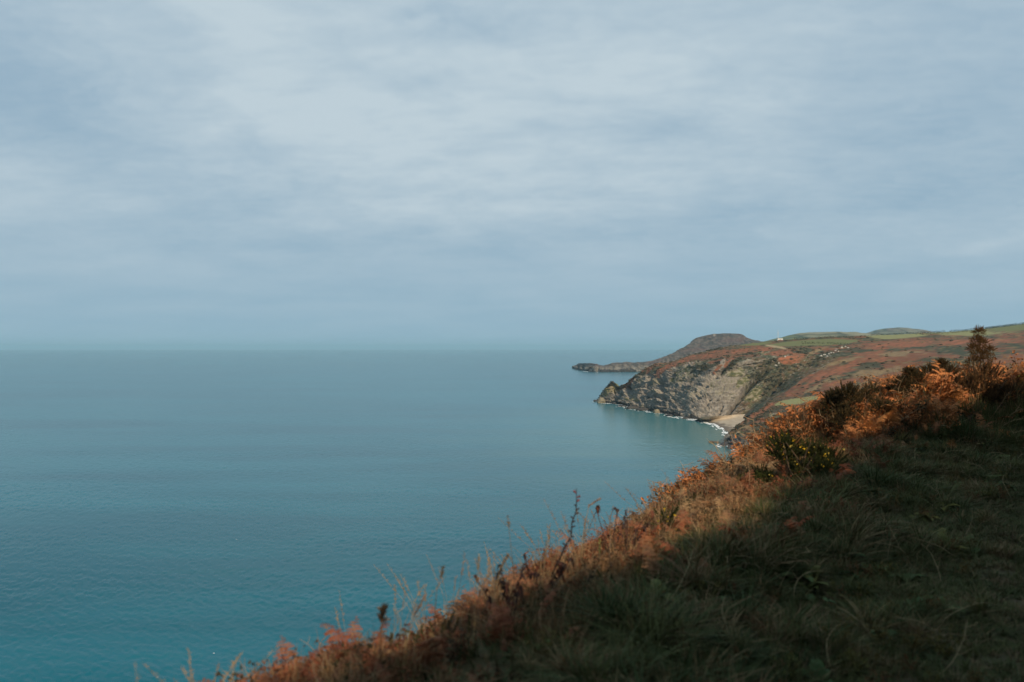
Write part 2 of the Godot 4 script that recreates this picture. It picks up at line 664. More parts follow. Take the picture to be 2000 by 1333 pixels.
func build_spur() -> void:
	var us := spread(0.0, SPUR.size() - 1.0, 520)
	var vs := spread(0.3, 9.0, 200)
	var nv := vs.size()
	var p := land_points(SPUR, us, vs)
	var n := sheet_normals(p, us.size(), nv)
	var c := PackedColorArray()
	c.resize(p.size())
	for i in us.size():
		for j in nv:
			var k := i * nv + j
			var q := p[k]
			var ragged := fine.get_noise_3d(q.x / 14.0, q.y / 6.0, q.z / 14.0)
			var spot := fine.get_noise_3d(q.x / 4.5 + 11.0, q.y / 3.0, q.z / 4.5)
			var block := cells.get_noise_2d((q.x - q.z) / 9.0, q.y / 4.0 + (q.x - q.z) / 30.0)
			var chip := cells.get_noise_2d((q.x - q.z) / 3.5 + 9.0, q.y / 2.0)
			var cliff := smoothstep(4.5, 3.7, vs[j] + ragged * 0.7)
			var cover := cover_at(SPUR_ZONES, us[i], vs[j], ragged * 0.8 + spot * 0.3)
			var lift := cliff * (block * 2.6 + chip * 0.9) + ragged * 1.5 + spot * 0.5
			if cover.x >= 4.0:
				lift *= 0.15
			p[k] = q + n[k] * lift * smoothstep(0.4, 1.2, vs[j])
			var rock := mix3(Color(0.075, 0.075, 0.08), Color(0.24, 0.225, 0.19), 0.45 + fine.get_noise_3d(q.x / 2.7 + 60.0, q.y / 2.0, q.z / 2.7) * 1.3)
			rock = mix3(rock, Color(0.026, 0.026, 0.026), smoothstep(3.6, 1.0, q.y + spot * 3.0))
			var heath := mix3(SCRUB, Color(0.15, 0.085, 0.055), 0.45 + ragged + spot * 0.8)
			heath = mix3(heath, STRAW, smoothstep(0.2, 0.5, spot) * 0.5)
			var col := mix3(heath, rock, cliff)
			if cover.x >= 0.0:
				col = mix3(col, cover_color(cover.x, spot), smoothstep(0.0, 0.1 if cover.x >= 4.0 else 0.3, cover.y) * (1.0 - cliff))
			c[k] = col
			if cliff < 0.2 and cover.x < 4.0 and vs[j] < 7.0 and rng.randf() < (0.035 if cover.x == 1.0 else 0.012):
				var size := rng.randf_range(0.5, 1.3)
				scrub_places.append(Transform3D(Basis(Vector3.UP, rng.randf() * TAU).scaled(Vector3(size * 1.3, size * 0.8, size * 1.3)), p[k]))
				scrub_tints.append(mix3(SCRUB, Color(0.12, 0.085, 0.05), rng.randf() * rng.randf()))
	setting("near_headland", sheet(p, c, us.size(), nv, true), painted(0.95, 0.2))
	# one bush: a low dome of many small, tilted leaf faces
	var bush := Shape.new()
	for k in 90:
		var dir := Vector3(rng.randfn(), absf(rng.randfn()) * 0.9, rng.randfn()).normalized()
		var at := dir * rng.randf_range(0.65, 1.0)
		var a := Vector3(rng.randfn(), rng.randfn(), rng.randfn()).normalized() * 0.30
		var b := Vector3(rng.randfn(), rng.randfn(), rng.randfn()).normalized() * 0.30
		var g := rng.randf_range(0.75, 1.25)
		bush.tri(at - a, at + b, at + a - b * 0.4, Color(g, g, g))
	many("hillside_scrub", bush.mesh(), painted(0.9, 0.2), scrub_places, scrub_tints).set_meta("label", "low dark scrub dotted over the slopes across the cove")


func rock_mesh(seed_value: int, size: Vector3, col: Color) -> ArrayMesh:
	# an angular rock: a rough ball cut by a few planes
	var r := RandomNumberGenerator.new()
	r.seed = seed_value
	var cuts := []
	for k in 9:
		cuts.append([Vector3(r.randfn(), r.randfn(), r.randfn()).normalized(), r.randf_range(0.55, 0.85)])
	var s := Shape.new()
	var nu := 14
	var nv := 8
	var grid := []
	for i in nu + 1:
		for j in nv + 1:
			var a := TAU * (i % nu) / nu
			var b := PI * j / nv - PI / 2.0
			var d := Vector3(cos(a) * cos(b), sin(b), sin(a) * cos(b))
			var reach := 1.0
			for cut in cuts:
				var t: float = d.dot(cut[0])
				if t > 0.01:
					reach = minf(reach, cut[1] / t)
			grid.append(d * reach * size)
	for i in nu:
		for j in nv:
			var g := r.randf_range(0.8, 1.15)
			var a: Vector3 = grid[i * (nv + 1) + j]
			var b: Vector3 = grid[(i + 1) * (nv + 1) + j]
			var d2: Vector3 = grid[(i + 1) * (nv + 1) + j + 1]
			var e: Vector3 = grid[i * (nv + 1) + j + 1]
			s.quad(a, e, d2, b, Color(col.r * g, col.g * g, col.b * g))
	return s.mesh()


func build_shore() -> void:
	# the sand of the cove
	var us := spread(0.0, BEACH.size() - 1.0, 120)
	var vs := spread(0.0, 4.0, 60)
	var p := land_points(BEACH, us, vs)
	var c := PackedColorArray()
	c.resize(p.size())
	for k in p.size():
		var q := p[k]
		var spot := fine.get_noise_2d(q.x / 9.0, q.z / 22.0)
		p[k].y += spot * 0.12
		var col := mix3(Color(0.36, 0.30, 0.225), Color(0.42, 0.36, 0.28), 0.5 + spot)
		col = mix3(col, Color(0.15, 0.125, 0.10), smoothstep(1.5, 0.5, q.y + spot * 0.8))
		c[k] = col
	setting("beach", sheet(p, c, us.size(), vs.size()), painted(0.9, 0.25))
	# surf: ragged white strips of foam along the foot of the cliffs and on the sand
	var foam := Shape.new()
	var white := Color(0.82, 0.85, 0.86)
	for line in [[HEADLAND, 0.0, 9.0, 1, 300], [SPUR, 0.0, 2.6, 1, 80], [BEACH, 0.0, 6.0, 1, 90], [FAR_HEADLAND, 0.5, 7.0, 1, 60]]:
		var stations: Array = line[0]
		for k in int(line[4]):
			var at_u := rng.randf_range(line[1], line[2])
			var here: Vector3 = section(stations, at_u)[line[3]]
			var next: Vector3 = section(stations, minf(at_u + 0.05, stations.size() - 1.0))[line[3]]
			var along := (next - here)
			along.y = 0.0
			along = along.normalized()
			var out := Vector3(along.z, 0, -along.x)
			if out.x > 0.0:
				out = -out
			var gust := broad.get_noise_2d(at_u * 3.0, 4.0)
			if gust < -0.12 and stations != BEACH:
				continue
			var far := absf(rng.randfn()) * (7.0 if stations == HEADLAND else 4.0)
			if stations == FAR_HEADLAND:
				far = rng.randf_range(2.0, 14.0)
			var mid := here + out * far
			mid.y = 0.12 + 0.004 * (k % 40)
			var long := rng.randf_range(2.0, 11.0) * (1.6 if stations == FAR_HEADLAND else 1.0)
			var wide := rng.randf_range(0.45, 1.7) * (3.0 if stations == FAR_HEADLAND else 1.0)
			var ring := []
			for s in 14:
				var a := TAU * s / 14
				var rr := rng.randf_range(0.55, 1.1)
				ring.append(mid + along * cos(a) * long * rr + out * sin(a) * wide * rr)
			for s in 14:
				foam.tri(mid, ring[s], ring[(s + 1) % 14], white)
	# a few breaking crests out on open water
	for at in [Vector2(-115.0, -392.0), Vector2(-86.0, -228.0), Vector2(-78.0, -246.0)]:
		var mid := Vector3(at.x, 0.15, at.y)
		for s in 7:
			var a := TAU * s / 7
			var b := TAU * (s + 1) / 7
			foam.tri(mid, mid + Vector3(cos(a) * 0.3, 0, sin(a) * 0.2), mid + Vector3(cos(b) * 0.3, 0, sin(b) * 0.2), white)
	var surf := setting("surf", foam.mesh(), painted(0.8, 0.3))
	surf.set_meta("kind", "stuff")
	surf.set_meta("label", "white surf breaking along the foot of the cliffs")
	surf.set_meta("category", "surf")
	# rocks standing in the water
	var spots := [[0.35, 9.0, Vector3(3.5, 2.5, 4), "low rock ledge off the very tip of the grey headland"], [1.05, 10.0, Vector3(8.5, 8.5, 7), "square tan sea rock below the pointed tip of the headland"], [2.1, 6.0, Vector3(5, 3, 5), "dark boulder awash between the square sea rock and the cliff"],
		[3.0, 9.0, Vector3(6, 2.2, 9), "flat dark reef at the mouth of the first dark gully"], [3.9, 8.0, Vector3(6, 4.0, 11), "long black ledge under the tan triangular cliff face"], [4.6, 7.0, Vector3(5, 3.6, 11), "black ledge with white surf along its front"], [5.4, 6.0, Vector3(5, 6.0, 6), "yellowish rock knob at the foot of the narrow gully"],
		[6.2, 8.0, Vector3(5, 2.0, 9), "low reef where surf breaks below the pale slabs"], [7.0, 6.0, Vector3(4, 2.2, 6), "small dark rock just left of the sandy beach"]]
	for k in spots.size():
		var a: Array = spots[k]
		var here: Vector3 = section(HEADLAND, a[0])[1]
		var o := thing("sea_rock", a[3], "rock", here + Vector3(-a[1] * 0.8, 0.2, a[1] * 0.5), "rocks at the foot of the headland")
		o.rotation.y = rng.randf() * TAU
		var tone := Color(0.20, 0.18, 0.13) if k in [1, 6] else Color(0.055, 0.053, 0.052)
		part_of(o, "rock", rock_mesh(70 + k, a[2], tone), painted(0.9, 0.3))
	var skerry := thing("sea_rock", "small lone rock ringed by surf off the near dark headland", "rock", SKERRY, "rocks off the near headland")
	part_of(skerry, "rock", rock_mesh(90, Vector3(6.5, 2.6, 3.6), Color(0.10, 0.085, 0.065)), painted(0.9, 0.3))
	# rocks under the near cliff
	var near_spots := [[0.25, Vector3(5, 3.0, 5), "low dark rock at the tip of the near headland"], [0.9, Vector3(5, 3.5, 6), "dark rock under the near headland's first cliff hollow"], [1.6, Vector3(4, 2.6, 7), "dark ledge under the near headland beside the gorse-grown edge"]]
	for k in near_spots.size():
		var a: Array = near_spots[k]
		var here: Vector3 = section(SPUR, a[0])[1]
		var o := thing("sea_rock", a[2], "rock", here + Vector3(-3.0, 0.0, 3.0), "rocks off the near headland")
		part_of(o, "rock", rock_mesh(40 + k, a[1], Color(0.06, 0.06, 0.062)), painted(0.9, 0.3))


func hedge_shape(s: Shape, from: Vector3, to: Vector3, tall: float, seed_value: int) -> void:
	var r := RandomNumberGenerator.new()
	r.seed = seed_value
	var span := from.distance_to(to)
	var count := int(span * 3.2)
	for k in count:
		var t := r.randf()
		var bulge := 0.6 + 0.6 * absf(broad.get_noise_2d(t * span / 12.0, seed_value))
		var at := from.lerp(to, t) + Vector3(r.randfn() * 0.9, r.randf() * tall * bulge, r.randfn() * 0.9)
		var a := Vector3(r.randfn(), r.randfn(), r.randfn()).normalized() * 0.8
		var b := Vector3(r.randfn(), r.randfn(), r.randfn()).normalized() * 0.8
		var g := r.randf_range(0.7, 1.2)
		s.tri(at - a, at + b, at + a, Color(0.045 * g, 0.052 * g, 0.032 * g))


func build_plateau_things() -> void:
	var green := painted(0.9, 0.2)
	var white := painted(0.7, 0.3)
	# pale outcrop of broken rock on the bracken slope
	var outcrop := thing("rock_outcrop", "pale broken rock outcrop running down the red bracken slope", "outcrop", on_headland(OUTCROP[0]))
	for k in OUTCROP.size():
		var here := on_headland(OUTCROP[k])
		var size := Vector3(rng.randf_range(1.0, 2.4), rng.randf_range(0.9, 1.7), rng.randf_range(1.0, 2.4))
		part_of(outcrop, "rock", rock_mesh(200 + k, size, Color(0.36, 0.35, 0.32)), white, Transform3D(Basis(Vector3.UP, rng.randf() * TAU), here - outcrop.position + Vector3.UP * 0.5))
	# hedges between the fields, along the top of the land
	var rows := [[9.0, 6.0, 10.3, 5.75, "dark hedge along the near edge of the green plateau field"], [8.6, 6.72, 10.2, 6.6, "dark hedge behind the green plateau field and the mast"], [10.0, 6.98, 11.5, 6.98, "long dark hedge on the skyline before the blue hill"],
		[11.2, 6.55, 12.4, 6.5, "dark hedge under the pale field on the skyline"], [11.6, 6.99, 13.2, 6.97, "dark hedge crowning the highest pale field on the skyline"], [12.3, 6.72, 13.3, 6.7, "short dark hedge splitting the highest pale field"]]
	for k in rows.size():
		var a: Array = rows[k]
		var steps := 14
		var start := on_headland(Vector2(a[0], a[1]))
		var o := thing("hedge", a[4], "hedge", start, "hedges between the plateau fields")
		var runs := Shape.new()
		for t in steps:
			var p0 := on_headland(Vector2(lerpf(a[0], a[2], float(t) / steps), lerpf(a[1], a[3], float(t) / steps)))
			var p1 := on_headland(Vector2(lerpf(a[0], a[2], float(t + 1) / steps), lerpf(a[1], a[3], float(t + 1) / steps)))
			hedge_shape(runs, p0 - start, p1 - start, 3.8, 300 + k * 20 + t)
		part_of(o, "foliage", runs.mesh(), green)
	# single field bushes
	var lone := [[11.05, 6.75, "tiny round bush alone on the pale field before the blue hill"], [11.25, 6.72, "tiny dark bush second along the pale field's row"], [11.45, 6.8, "tiny dark bush at the upper side of the pale field"], [12.45, 6.8, "tiny dark bush in the middle of the highest pale field"], [12.75, 6.65, "tiny dark bush low on the highest pale field"]]
	for k in lone.size():
		var a: Array = lone[k]
		var here := on_headland(Vector2(a[0], a[1]))
		var o := thing("field_bush", a[2], "bush", here, "lone bushes on the plateau fields")
		var leaves := Shape.new()
		hedge_shape(leaves, Vector3(-1.2, 0, 0), Vector3(1.2, 0, 0.4), 2.6, 500 + k)
		hedge_shape(leaves, Vector3(-1.2, 0, 0.4), Vector3(1.2, 0, 0), 2.2, 520 + k)
		part_of(o, "foliage", leaves.mesh(), green)
	# the mast and its hut
	var mast := thing("radio_mast", "thin pale radio mast standing beside the small white hut", "mast", MAST_AT)
	var s := Shape.new()
	s.tube([Vector3(0, -1.5, 0), Vector3(0, 9, 0), Vector3(0, 17.5, 0)], 0.34, 0.16, 8, Color(0.6, 0.6, 0.58))
	part_of(mast, "pole", s.mesh(), white)
	for k in 3:
		s = Shape.new()
		var a := TAU * k / 3 + 0.4
		s.tube([Vector3(0, 13.0, 0), Vector3(cos(a) * 7.0, -1.0, sin(a) * 7.0)], 0.03, 0.03, 4, Color(0.35, 0.35, 0.35))
		part_of(mast, "guy_wire", s.mesh(), white)
	s = Shape.new()
	s.box(Vector3(-0.7, 11.5, -0.12), Vector3(0.7, 12.4, 0.12), Color(0.6, 0.6, 0.6))
	part_of(mast, "aerial", s.mesh(), white)
	var hut := thing("hut", "small white flat hut with dark openings under the radio mast", "hut", HUT_AT + Vector3(1.0, 0, -2.0))
	s = Shape.new()
	s.box(Vector3(-4.2, -1.5, -2.0), Vector3(4.2, 2.7, 2.0), Color(0.72, 0.72, 0.7))
	part_of(hut, "wall", s.mesh(), white)
	s = Shape.new()
	s.box(Vector3(-4.6, 2.71, -2.4), Vector3(4.6, 3.1, 2.4), Color(0.6, 0.6, 0.58))
	part_of(hut, "roof", s.mesh(), white)
	for k in 2:
		s = Shape.new()
		s.box(Vector3(-2.6 + k * 3.0, 0.2, 2.003), Vector3(-1.3 + k * 3.0, 1.9, 2.06), Color(0.05, 0.055, 0.06))
		part_of(hut, ["door", "window"][k], s.mesh(), white)
	var cairn := thing("lookout_hut", "tiny stone lookout on top of the flat-topped far hill", "hut", CAIRN_AT)
	s = Shape.new()
	s.box(Vector3(-4, -4, -3), Vector3(4, 4.5, 3), Color(0.2, 0.19, 0.18))
	part_of(cairn, "wall", s.mesh(), white)
	s = Shape.new()
	s.box(Vector3(-4.5, 4.51, -3.5), Vector3(4.5, 5.2, 3.5), Color(0.14, 0.14, 0.14))
	part_of(cairn, "roof", s.mesh(), white)


# ---------------------------------------------------------------- the path and its edge

# the brink of the slope above the sea, as (x, z) points running away from the camera
const BRINK := [Vector2(-60.0, 110.0), Vector2(-8.5, 12.0), Vector2(-4.6, 4.0), Vector2(-2.6, 0.0), Vector2(-0.8, -4.0), Vector2(1.0, -7.0), Vector2(2.1, -9.0), Vector2(3.2, -11.0), Vector2(4.7, -13.0), Vector2(6.4, -14.5), Vector2(8.2, -15.5), Vector2(10.5, -16.2), Vector2(15.0, -17.0), Vector2(24.0, -18.0), Vector2(120.0, -60.0)]


# metres inland from the brink (negative: out over the slope)
func inland(x: float, z: float) -> float:
	var p := Vector2(x, z)
	var best := 1e9
	var side := 1.0
	for k in BRINK.size() - 1:
		var a: Vector2 = BRINK[k]
		var b: Vector2 = BRINK[k + 1]
		var ab := b - a
		var t := clampf((p - a).dot(ab) / ab.length_squared(), 0.0, 1.0)
		var off := p.distance_squared_to(a + ab * t)
		if off < best:
			best = off
			side = 1.0 if ab.cross(p - a) > 0.0 else -1.0
	return sqrt(best) * side


func ground_height(x: float, z: float, w: float) -> float:
	var d := clampf(-z, 0.0, 17.0)
	var y := EYE_HEIGHT - 1.62 + 0.0012 * d * d + 0.38 * smoothstep(11.6, 15.6, d)
	if w < 0.0:
		var t := maxf(0.0, -w - 0.25)
		y -= 0.12 * minf(-w, 0.25) + 0.3 * t + 0.8 * t * t / (t + 1.6)
	else:
		# a low lip at the brink, a trodden hollow, and the bank that rises out of sight on the landward side
		y += 0.10 * smoothstep(0.0, 0.3, w) * smoothstep(1.5, 0.7, w) - 0.05 * smoothstep(1.2, 1.8, w) * smoothstep(3.6, 2.6, w)
		var beside := x - (0.546 * -z + 1.45)
		y += 1.25 * smoothstep(0.0, 1.3, beside) * smoothstep(13.5, 11.5, -z)
		y += 0.5 * smoothstep(1.5, 5.0, w) * smoothstep(9.0, 14.0, -z)
		y += 0.12 * maxf(w - 5.0, 0.0)
	var near := smoothstep(40.0, 15.0, absf(x) + absf(z))
	y += (0.05 * broad.get_noise_2d(x / 1.3, z / 1.3) + 0.03 * fine.get_noise_2d(x / 0.3, z / 0.3)) * near + 1.6 * broad.get_noise_2d(x / 22.0, z / 22.0) * smoothstep(1.5, 25.0, absf(w))
	return maxf(y, -6.0)


func on_ground(x: float, d: float) -> Vector3:
	return Vector3(x, ground_height(x, -d, inland(x, -d)), -d)


func build_path_ground() -> void:
	# close to the camera the ground is fine, farther off coarser
	var xs := PackedFloat32Array()
	var zs := PackedFloat32Array()
	for k in 22:
		xs.append(-130.0 + 120.0 * pow(float(k) / 22, 0.6))
	for k in 250:
		xs.append(-10.0 + k * 0.1)
	for k in 20:
		xs.append(15.0 + 150.0 * pow(float(k) / 19, 2.0))
	for k in 20:
		zs.append(-110.0 + 88.0 * pow(float(k) / 20, 0.6))
	for k in 290:
		zs.append(-22.0 + k * 0.1)
	for k in 20:
		zs.append(7.0 + 120.0 * pow(float(k) / 19, 2.0))
	var p := PackedVector3Array()
	var c := PackedColorArray()
	for x in xs:
		for z in zs:
			var w := inland(x, z)
			p.append(Vector3(x, ground_height(x, z, w), z))
			var spot := fine.get_noise_2d(x / 0.25, z / 0.25)
			var tone := broad.get_noise_2d(x / 1.6, z / 1.6)
			var turf := mix3(Color(0.05, 0.06, 0.028), Color(0.085, 0.072, 0.042), 0.5 + spot + tone)
			var worn := mix3(Color(0.07, 0.058, 0.042), Color(0.12, 0.10, 0.07), 0.5 + spot * 1.3)
			var heath := mix3(Color(0.06, 0.035, 0.02), Color(0.11, 0.075, 0.04), 0.5 + spot + tone)
			var col := mix3(turf, worn, smoothstep(1.7, 2.1, w) * smoothstep(3.3, 2.7, w) * smoothstep(-0.1, 0.25, tone + spot * 0.5))
			c.append(mix3(col, heath, smoothstep(0.5, -0.3, w + tone * 0.6)))
	setting("path", sheet(p, c, xs.size(), zs.size()), painted(0.95, 0.2))


# ---------------------------------------------------------------- plants

func grass_tuft(blades: int, lean: float, wide: float) -> ArrayMesh:
	var s := Shape.new()
	for k in blades:
		var a := rng.randf() * TAU
		var out := Vector3(cos(a), 0, sin(a))
		var root := out * rng.randf() * 0.22 + Vector3(rng.randfn() * 0.05, 0, rng.randfn() * 0.05)
		var tall := rng.randf_range(0.45, 1.0)
		var bend := rng.randf_range(0.1, 1.0) * lean
		var pts := []
		for j in 5:
			var t := j / 4.0
			pts.append(root + Vector3.UP * tall * (t - 0.28 * bend * t * t) + out * tall * bend * t * t * 0.75)
		var side := out.cross(Vector3.UP).rotated(out, rng.randfn() * 0.4)
		var g := rng.randf_range(0.6, 1.3)
		var dry := rng.randf()
		var col := Color(g, g, g) if dry < 0.75 else Color(2.2 * g, 1.6 * g, 1.4 * g)
		s.blade(pts, wide * rng.randf_range(0.7, 1.3), side, col, col.lerp(Color(1.5, 1.2, 1.0), 0.4))
	return s.mesh()


# a dead bracken frond, one unit long, arching over towards +x, its side leaflets toothed and curling down
func frond_mesh(arch: float, curl: float) -> ArrayMesh:
	var s := Shape.new()
	var spine := []
	var dirs := []
	var at := Vector3.ZERO
	var steps := 16
	for k in steps + 1:
		var t := float(k) / steps
		var lean := 0.1 + arch * t * t
		var dir := Vector3(sin(lean), cos(lean), 0.06 * sin(t * 5.0))
		spine.append(at)
		dirs.append(dir)
		at += dir / steps
	s.tube(spine, 0.008, 0.002, 3, Color(0.75, 0.7, 0.6))
	for k in range(4, steps + 1):
		var t := float(k) / steps
		for half in [-1.0, 1.0]:
			if rng.randf() < 0.08:
				continue
			var long := (0.36 * pow(1.0 - t, 0.75) + 0.03) * rng.randf_range(0.75, 1.1) * smoothstep(0.1, 0.4, t)
			var dir: Vector3 = dirs[k]
			var sideways := Vector3(0, 0, half)
			var line := (sideways * 0.9 + dir * 0.45 + Vector3(rng.randfn(), rng.randfn(), 0) * 0.12).normalized()
			var pts := []
			var here: Vector3 = spine[k]
			var n := 7
			var tw := rng.randfn() * 0.5
			for j in n + 1:
				pts.append(here)
				var f := float(j) / n
				here += (line - Vector3.UP * curl * f * rng.randf_range(0.6, 1.3)).normalized() * long / n
			var g := rng.randf_range(0.6, 1.3)
			var col := Color(g, g * rng.randf_range(0.9, 1.1), g)
			for j in n:
				var f := float(j) / n
				var wide := long * 0.22 * (1.0 - f) + 0.012
				var axis: Vector3 = (pts[j + 1] - pts[j]).normalized()
				var across := dir.rotated(axis, tw * f)
				var a: Vector3 = pts[j]
				var b: Vector3 = pts[j + 1]
				var m := a.lerp(b, 0.5)
				s.tri(a, m + across * wide + axis * wide * 0.35, b, col)
				s.tri(a, b, m - across * wide + axis * wide * 0.35, col)
	return s.mesh()


# crisp, curled dead leaves on a few twigs
func crisp_mesh() -> ArrayMesh:
	var s := Shape.new()
	for k in 7:
		var dir := Vector3(rng.randfn() * 0.6, 1.0, rng.randfn() * 0.6).normalized()
		var pts := [Vector3.ZERO, dir * 0.4 + Vector3(rng.randfn(), 0, rng.randfn()) * 0.05, dir * rng.randf_range(0.7, 1.0) + Vector3(rng.randfn(), 0, rng.randfn()) * 0.12]
		s.tube(pts, 0.010, 0.004, 3, Color(0.5, 0.45, 0.4))
		for j in 19:
			var t := rng.randf_range(0.2, 1.0)
			var at: Vector3 = pts[0].lerp(pts[1], t * 2.0) if t < 0.5 else pts[1].lerp(pts[2], t * 2.0 - 1.0)
			at += Vector3(rng.randfn(), rng.randfn(), rng.randfn()) * 0.06
			var a := Vector3(rng.randfn(), rng.randfn(), rng.randfn()).normalized() * 0.045
			var b := Vector3(rng.randfn(), rng.randfn(), rng.randfn()).normalized() * 0.028
			var fold := a.cross(b).normalized() * 0.03
			var g := rng.randf_range(0.55, 1.35)
			s.tri(at - a, at + b + fold, at + a, Color(g, g, g))
			s.tri(at - a, at + a, at - b + fold, Color(g, g * 0.95, g * 0.9))
	return s.mesh()


# a low weed: a loose whorl of broad, arching leaves
func weed_mesh() -> ArrayMesh:
	var s := Shape.new()
	for k in 9:
		var a := rng.randf() * TAU
		var out := Vector3(cos(a), 0, sin(a))
		var side := out.cross(Vector3.UP)
		var rise := rng.randf_range(0.5, 1.3)
		var long := rng.randf_range(0.7, 1.2)
		var g := rng.randf_range(0.7, 1.3)
		var last := []
		for j in 6:
			var t := j / 5.0
			var mid := out * long * t + Vector3.UP * rise * (t - 0.75 * t * t)
			var half := 0.22 * sin(PI * minf(t * 0.9 + 0.1, 1.0)) + 0.01
			var row := [mid - side * half + Vector3.UP * half * 0.35, mid, mid + side * half + Vector3.UP * half * 0.35]
			if j > 0:
				s.quad(last[0], row[0], row[1], last[1], Color(g, g, g))
				s.quad(last[1], row[1], row[2], last[2], Color(g, g, g))
			last = row
	return s.mesh()


# a few thin dry grass stalks with feathery heads
func wisp_mesh() -> ArrayMesh:
	var s := Shape.new()
	for k in 3:
		var a := rng.randf() * TAU
		var out := Vector3(cos(a), 0, sin(a))
		var lean := rng.randf_range(0.05, 0.75)
		var pts := []
		for j in 6:
			var t := j / 5.0
			pts.append(out * (0.05 + lean * t * t) + Vector3.UP * t * rng.randf_range(0.92, 1.0))
		s.tube(pts, 0.004, 0.0015, 3, Color(1, 1, 1))
		for j in 30:
			var t := rng.randf_range(0.72, 1.0) * 5.0
			var i := mini(int(t), 4)
			var at: Vector3 = pts[i].lerp(pts[i + 1], t - i)
			var way := Vector3(rng.randfn(), rng.randf() + 0.8, rng.randfn()).normalized()
			var side := way.cross(Vector3(rng.randfn(), rng.randfn(), rng.randfn())).normalized() * 0.005
			s.tri(at - side, at + way * rng.randf_range(0.03, 0.06), at + side, Color(1.1, 0.95, 0.85))
	return s.mesh()


# one looping dry stem with short side twigs
func stem_mesh() -> ArrayMesh:
	var s := Shape.new()
	var pts := []
	var at := Vector3.ZERO
	var dir := Vector3(rng.randfn() * 0.5, 1.0, rng.randfn() * 0.5).normalized()
	var turn := Vector3(rng.randfn(), -0.4, rng.randfn()) * 0.17
	for k in 8:
		pts.append(at)
		at += dir / 7.0
		dir = (dir + turn + Vector3(rng.randfn(), rng.randfn(), rng.randfn()) * 0.12).normalized()
	s.tube(pts, 0.007, 0.0025, 4, Color(1, 1, 1))
	for k in [3, 4, 6]:
		var side := Vector3(rng.randfn(), rng.randf(), rng.randfn()).normalized()
		s.tube([pts[k], pts[k] + side * 0.1, pts[k] + side * 0.17 + Vector3.UP * 0.03], 0.004, 0.002, 3, Color(0.9, 0.85, 0.8))
	return s.mesh()


# a spiny gorse shoot, one unit long
func gorse_shoot() -> ArrayMesh:
	var s := Shape.new()
	s.tube([Vector3.ZERO, Vector3(0.03, 0.5, 0.02), Vector3(0.0, 1.0, 0.0)], 0.03, 0.012, 3, Color(0.9, 0.9, 0.6))
	for k in 190:
		var t := pow(rng.randf(), 0.8)
		var a := rng.randf() * TAU
		var out := Vector3(cos(a), rng.randf_range(0.3, 1.2), sin(a)).normalized()
		var long := rng.randf_range(0.12, 0.24) * (1.15 - 0.55 * t)
		var root := Vector3(0, t, 0)
		var side := out.cross(Vector3(rng.randfn(), rng.randfn(), rng.randfn())).normalized() * 0.016
		var g := rng.randf_range(0.5, 1.5)
		s.tri(root - side, root + out * long, root + side, Color(g * 0.95, g, g * 0.9))
	return s.mesh()


func flower_mesh() -> ArrayMesh:
	var s := Shape.new()
	for k in 9:
		var d := Vector3(rng.randfn(), rng.randfn(), rng.randfn()).normalized()
		var e := d.cross(Vector3(rng.randfn(), rng.randfn(), rng.randfn())).normalized()
		s.tri(Vector3.ZERO, d + e * 0.6, d - e * 0.6, Color(1, 1, 1))
	return s.mesh()


var shoot_variants := []
var green_leaf: StandardMaterial3D
var dry_leaf: StandardMaterial3D
var wood: StandardMaterial3D
var petal: StandardMaterial3D


